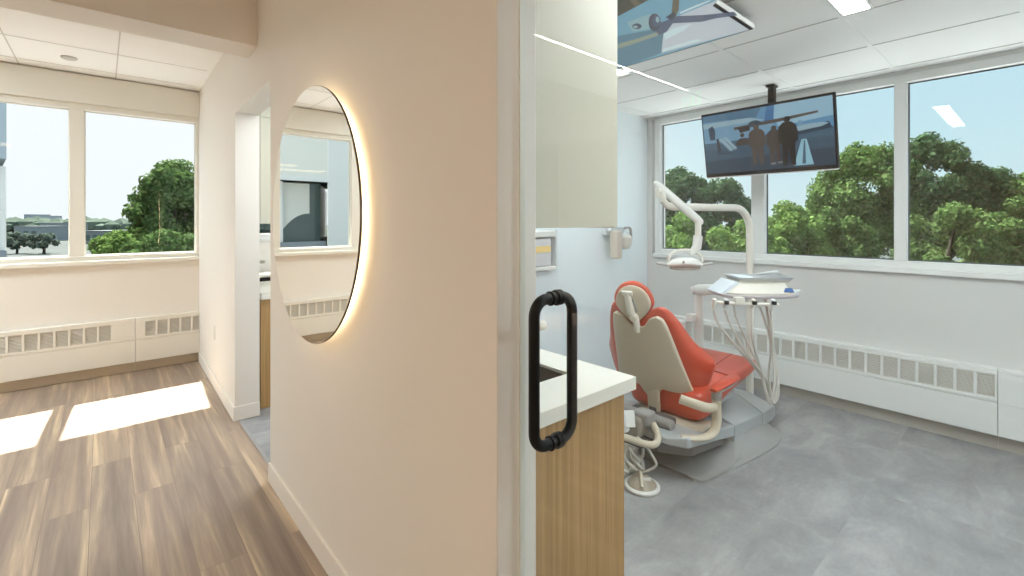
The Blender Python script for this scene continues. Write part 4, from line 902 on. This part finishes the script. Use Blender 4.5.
block(36, 43, 950, 12, M['haze'], 'faint pale tower on the skyline, second of two', 5, 40)
# tree line along the horizon
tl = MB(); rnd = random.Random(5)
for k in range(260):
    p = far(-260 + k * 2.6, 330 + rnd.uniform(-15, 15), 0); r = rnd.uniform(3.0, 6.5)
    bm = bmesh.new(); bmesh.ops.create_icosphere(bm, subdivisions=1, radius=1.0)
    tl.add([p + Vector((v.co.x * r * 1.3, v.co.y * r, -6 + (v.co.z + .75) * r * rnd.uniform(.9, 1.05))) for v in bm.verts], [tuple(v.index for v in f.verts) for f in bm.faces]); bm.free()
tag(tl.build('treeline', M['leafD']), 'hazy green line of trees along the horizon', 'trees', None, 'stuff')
# the neighbouring wing of the building left of the reception windows
nb = thing('building', (-9.0, 24.0, -7.0), 'neighbouring wing with an overhanging upper storey at the far left', 'building', 'near building')
BX, BY = -2.32, 22.0
def wing(x0, x1, y0, z0, z1, nm, m):           # plan runs back along the sight line so only its front shows
    k = (BY + 8) / BY * 1.05
    return MB().prism([(x0, y0), (x1, y0), (x1 * k - .1, BY + 8), (x0 * k, BY + 8)], lambda p, z: (p[0], p[1], z), z0, z1).build(nm, m, nb)
wing(-6.62, BX - .45, BY, 3.42, 13.0, 'upper_storey', M['facadec'])
wing(BX - .449, BX, BY - .03, 3.40, 13.0, 'corner_panel', M['facade'])
MB().box(-6.62, BX - .5, BY - .08, BY - .001, 3.20, 3.42).build('floor_band', M['white'], nb)
wing(-14.0, -6.63, BY - .02, -7.0, 13.0, 'white_wing', M['white'])
wing(-6.6, BX - .12, BY + .9, 0.45, 3.19, 'glazing', M['darkglass'])
w = MB(); pl = [(-6.05, 3.15), (-6.05, 1.75)] + [(-6.05 + 1.25 * k / 10, 1.75 - .85 * (k / 10) ** 2.2) for k in range(1, 11)] + [(-4.8, 3.15)]
w.prism(pl, lambda p, y: (p[0], y, p[1]), BY + .78, BY + .86).build('sky_gap_panel', M['facadec'], nb)  # cream cut-out standing in for bright sky seen under the overhang
for x in (BX - .10, -4.7): MB().box(x - .10, x + .02, BY + .45, BY + .7, 0.42, 3.19).build('column', M['white'], nb)
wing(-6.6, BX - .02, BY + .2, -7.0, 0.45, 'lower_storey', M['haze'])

# ------------------------------------------------------------------ sky, sun, render settings
W = bpy.data.worlds.new('sky'); SC.world = W; W.use_nodes = True
nt = W.node_tree; nt.nodes.clear()
out = nt.nodes.new('ShaderNodeOutputWorld'); bg = nt.nodes.new('ShaderNodeBackground'); nt.links.new(bg.outputs[0], out.inputs[0])
tc = nt.nodes.new('ShaderNodeTexCoord'); sx = nt.nodes.new('ShaderNodeSeparateXYZ'); nt.links.new(tc.outputs['Generated'], sx.inputs[0])
def wramp(stops):
    r = nt.nodes.new('ShaderNodeValToRGB'); e = r.color_ramp.elements
    while len(e) < len(stops): e.new(.5)
    for i, (p, c) in enumerate(stops): e[i].position = p; e[i].color = c
    nt.links.new(sx.outputs['Z'], r.inputs[0]); return r.outputs[0]
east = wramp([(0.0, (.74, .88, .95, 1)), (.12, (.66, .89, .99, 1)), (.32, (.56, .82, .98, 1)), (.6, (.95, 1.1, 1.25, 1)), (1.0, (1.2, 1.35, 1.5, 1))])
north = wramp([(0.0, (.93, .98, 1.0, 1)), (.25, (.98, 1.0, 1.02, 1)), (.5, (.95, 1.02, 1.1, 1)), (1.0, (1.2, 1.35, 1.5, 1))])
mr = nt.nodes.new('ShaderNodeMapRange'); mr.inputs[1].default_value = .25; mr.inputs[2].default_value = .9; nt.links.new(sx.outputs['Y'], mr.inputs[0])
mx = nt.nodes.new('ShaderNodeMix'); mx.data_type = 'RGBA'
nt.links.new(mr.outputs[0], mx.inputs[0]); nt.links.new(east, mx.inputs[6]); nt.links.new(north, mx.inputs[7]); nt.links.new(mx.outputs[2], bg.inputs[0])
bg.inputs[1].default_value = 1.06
sd = bpy.data.lights.new('sun', 'SUN'); sd.energy = 19.0; sd.angle = math.radians(0.6); sd.color = (1.0, 0.95, 0.87)
so = bpy.data.objects.new('sun', sd); COL.objects.link(so); so.location = (0, 20, 30)
so.rotation_euler = Vector((-0.06, -1.0, -1.445)).to_track_quat('-Z', 'Y').to_euler()

SC.view_settings.view_transform = 'Standard'; SC.view_settings.look = 'None'; SC.view_settings.exposure = 0.0; SC.view_settings.gamma = 1.0
SC.view_settings.use_curve_mapping = False
cy = SC.cycles
cy.use_denoising = True; cy.max_bounces = 12; cy.diffuse_bounces = 7; cy.glossy_bounces = 6; cy.transparent_max_bounces = 24; cy.transmission_bounces = 8
cy.sample_clamp_indirect = 6.0; cy.caustics_reflective = False; cy.caustics_refractive = False
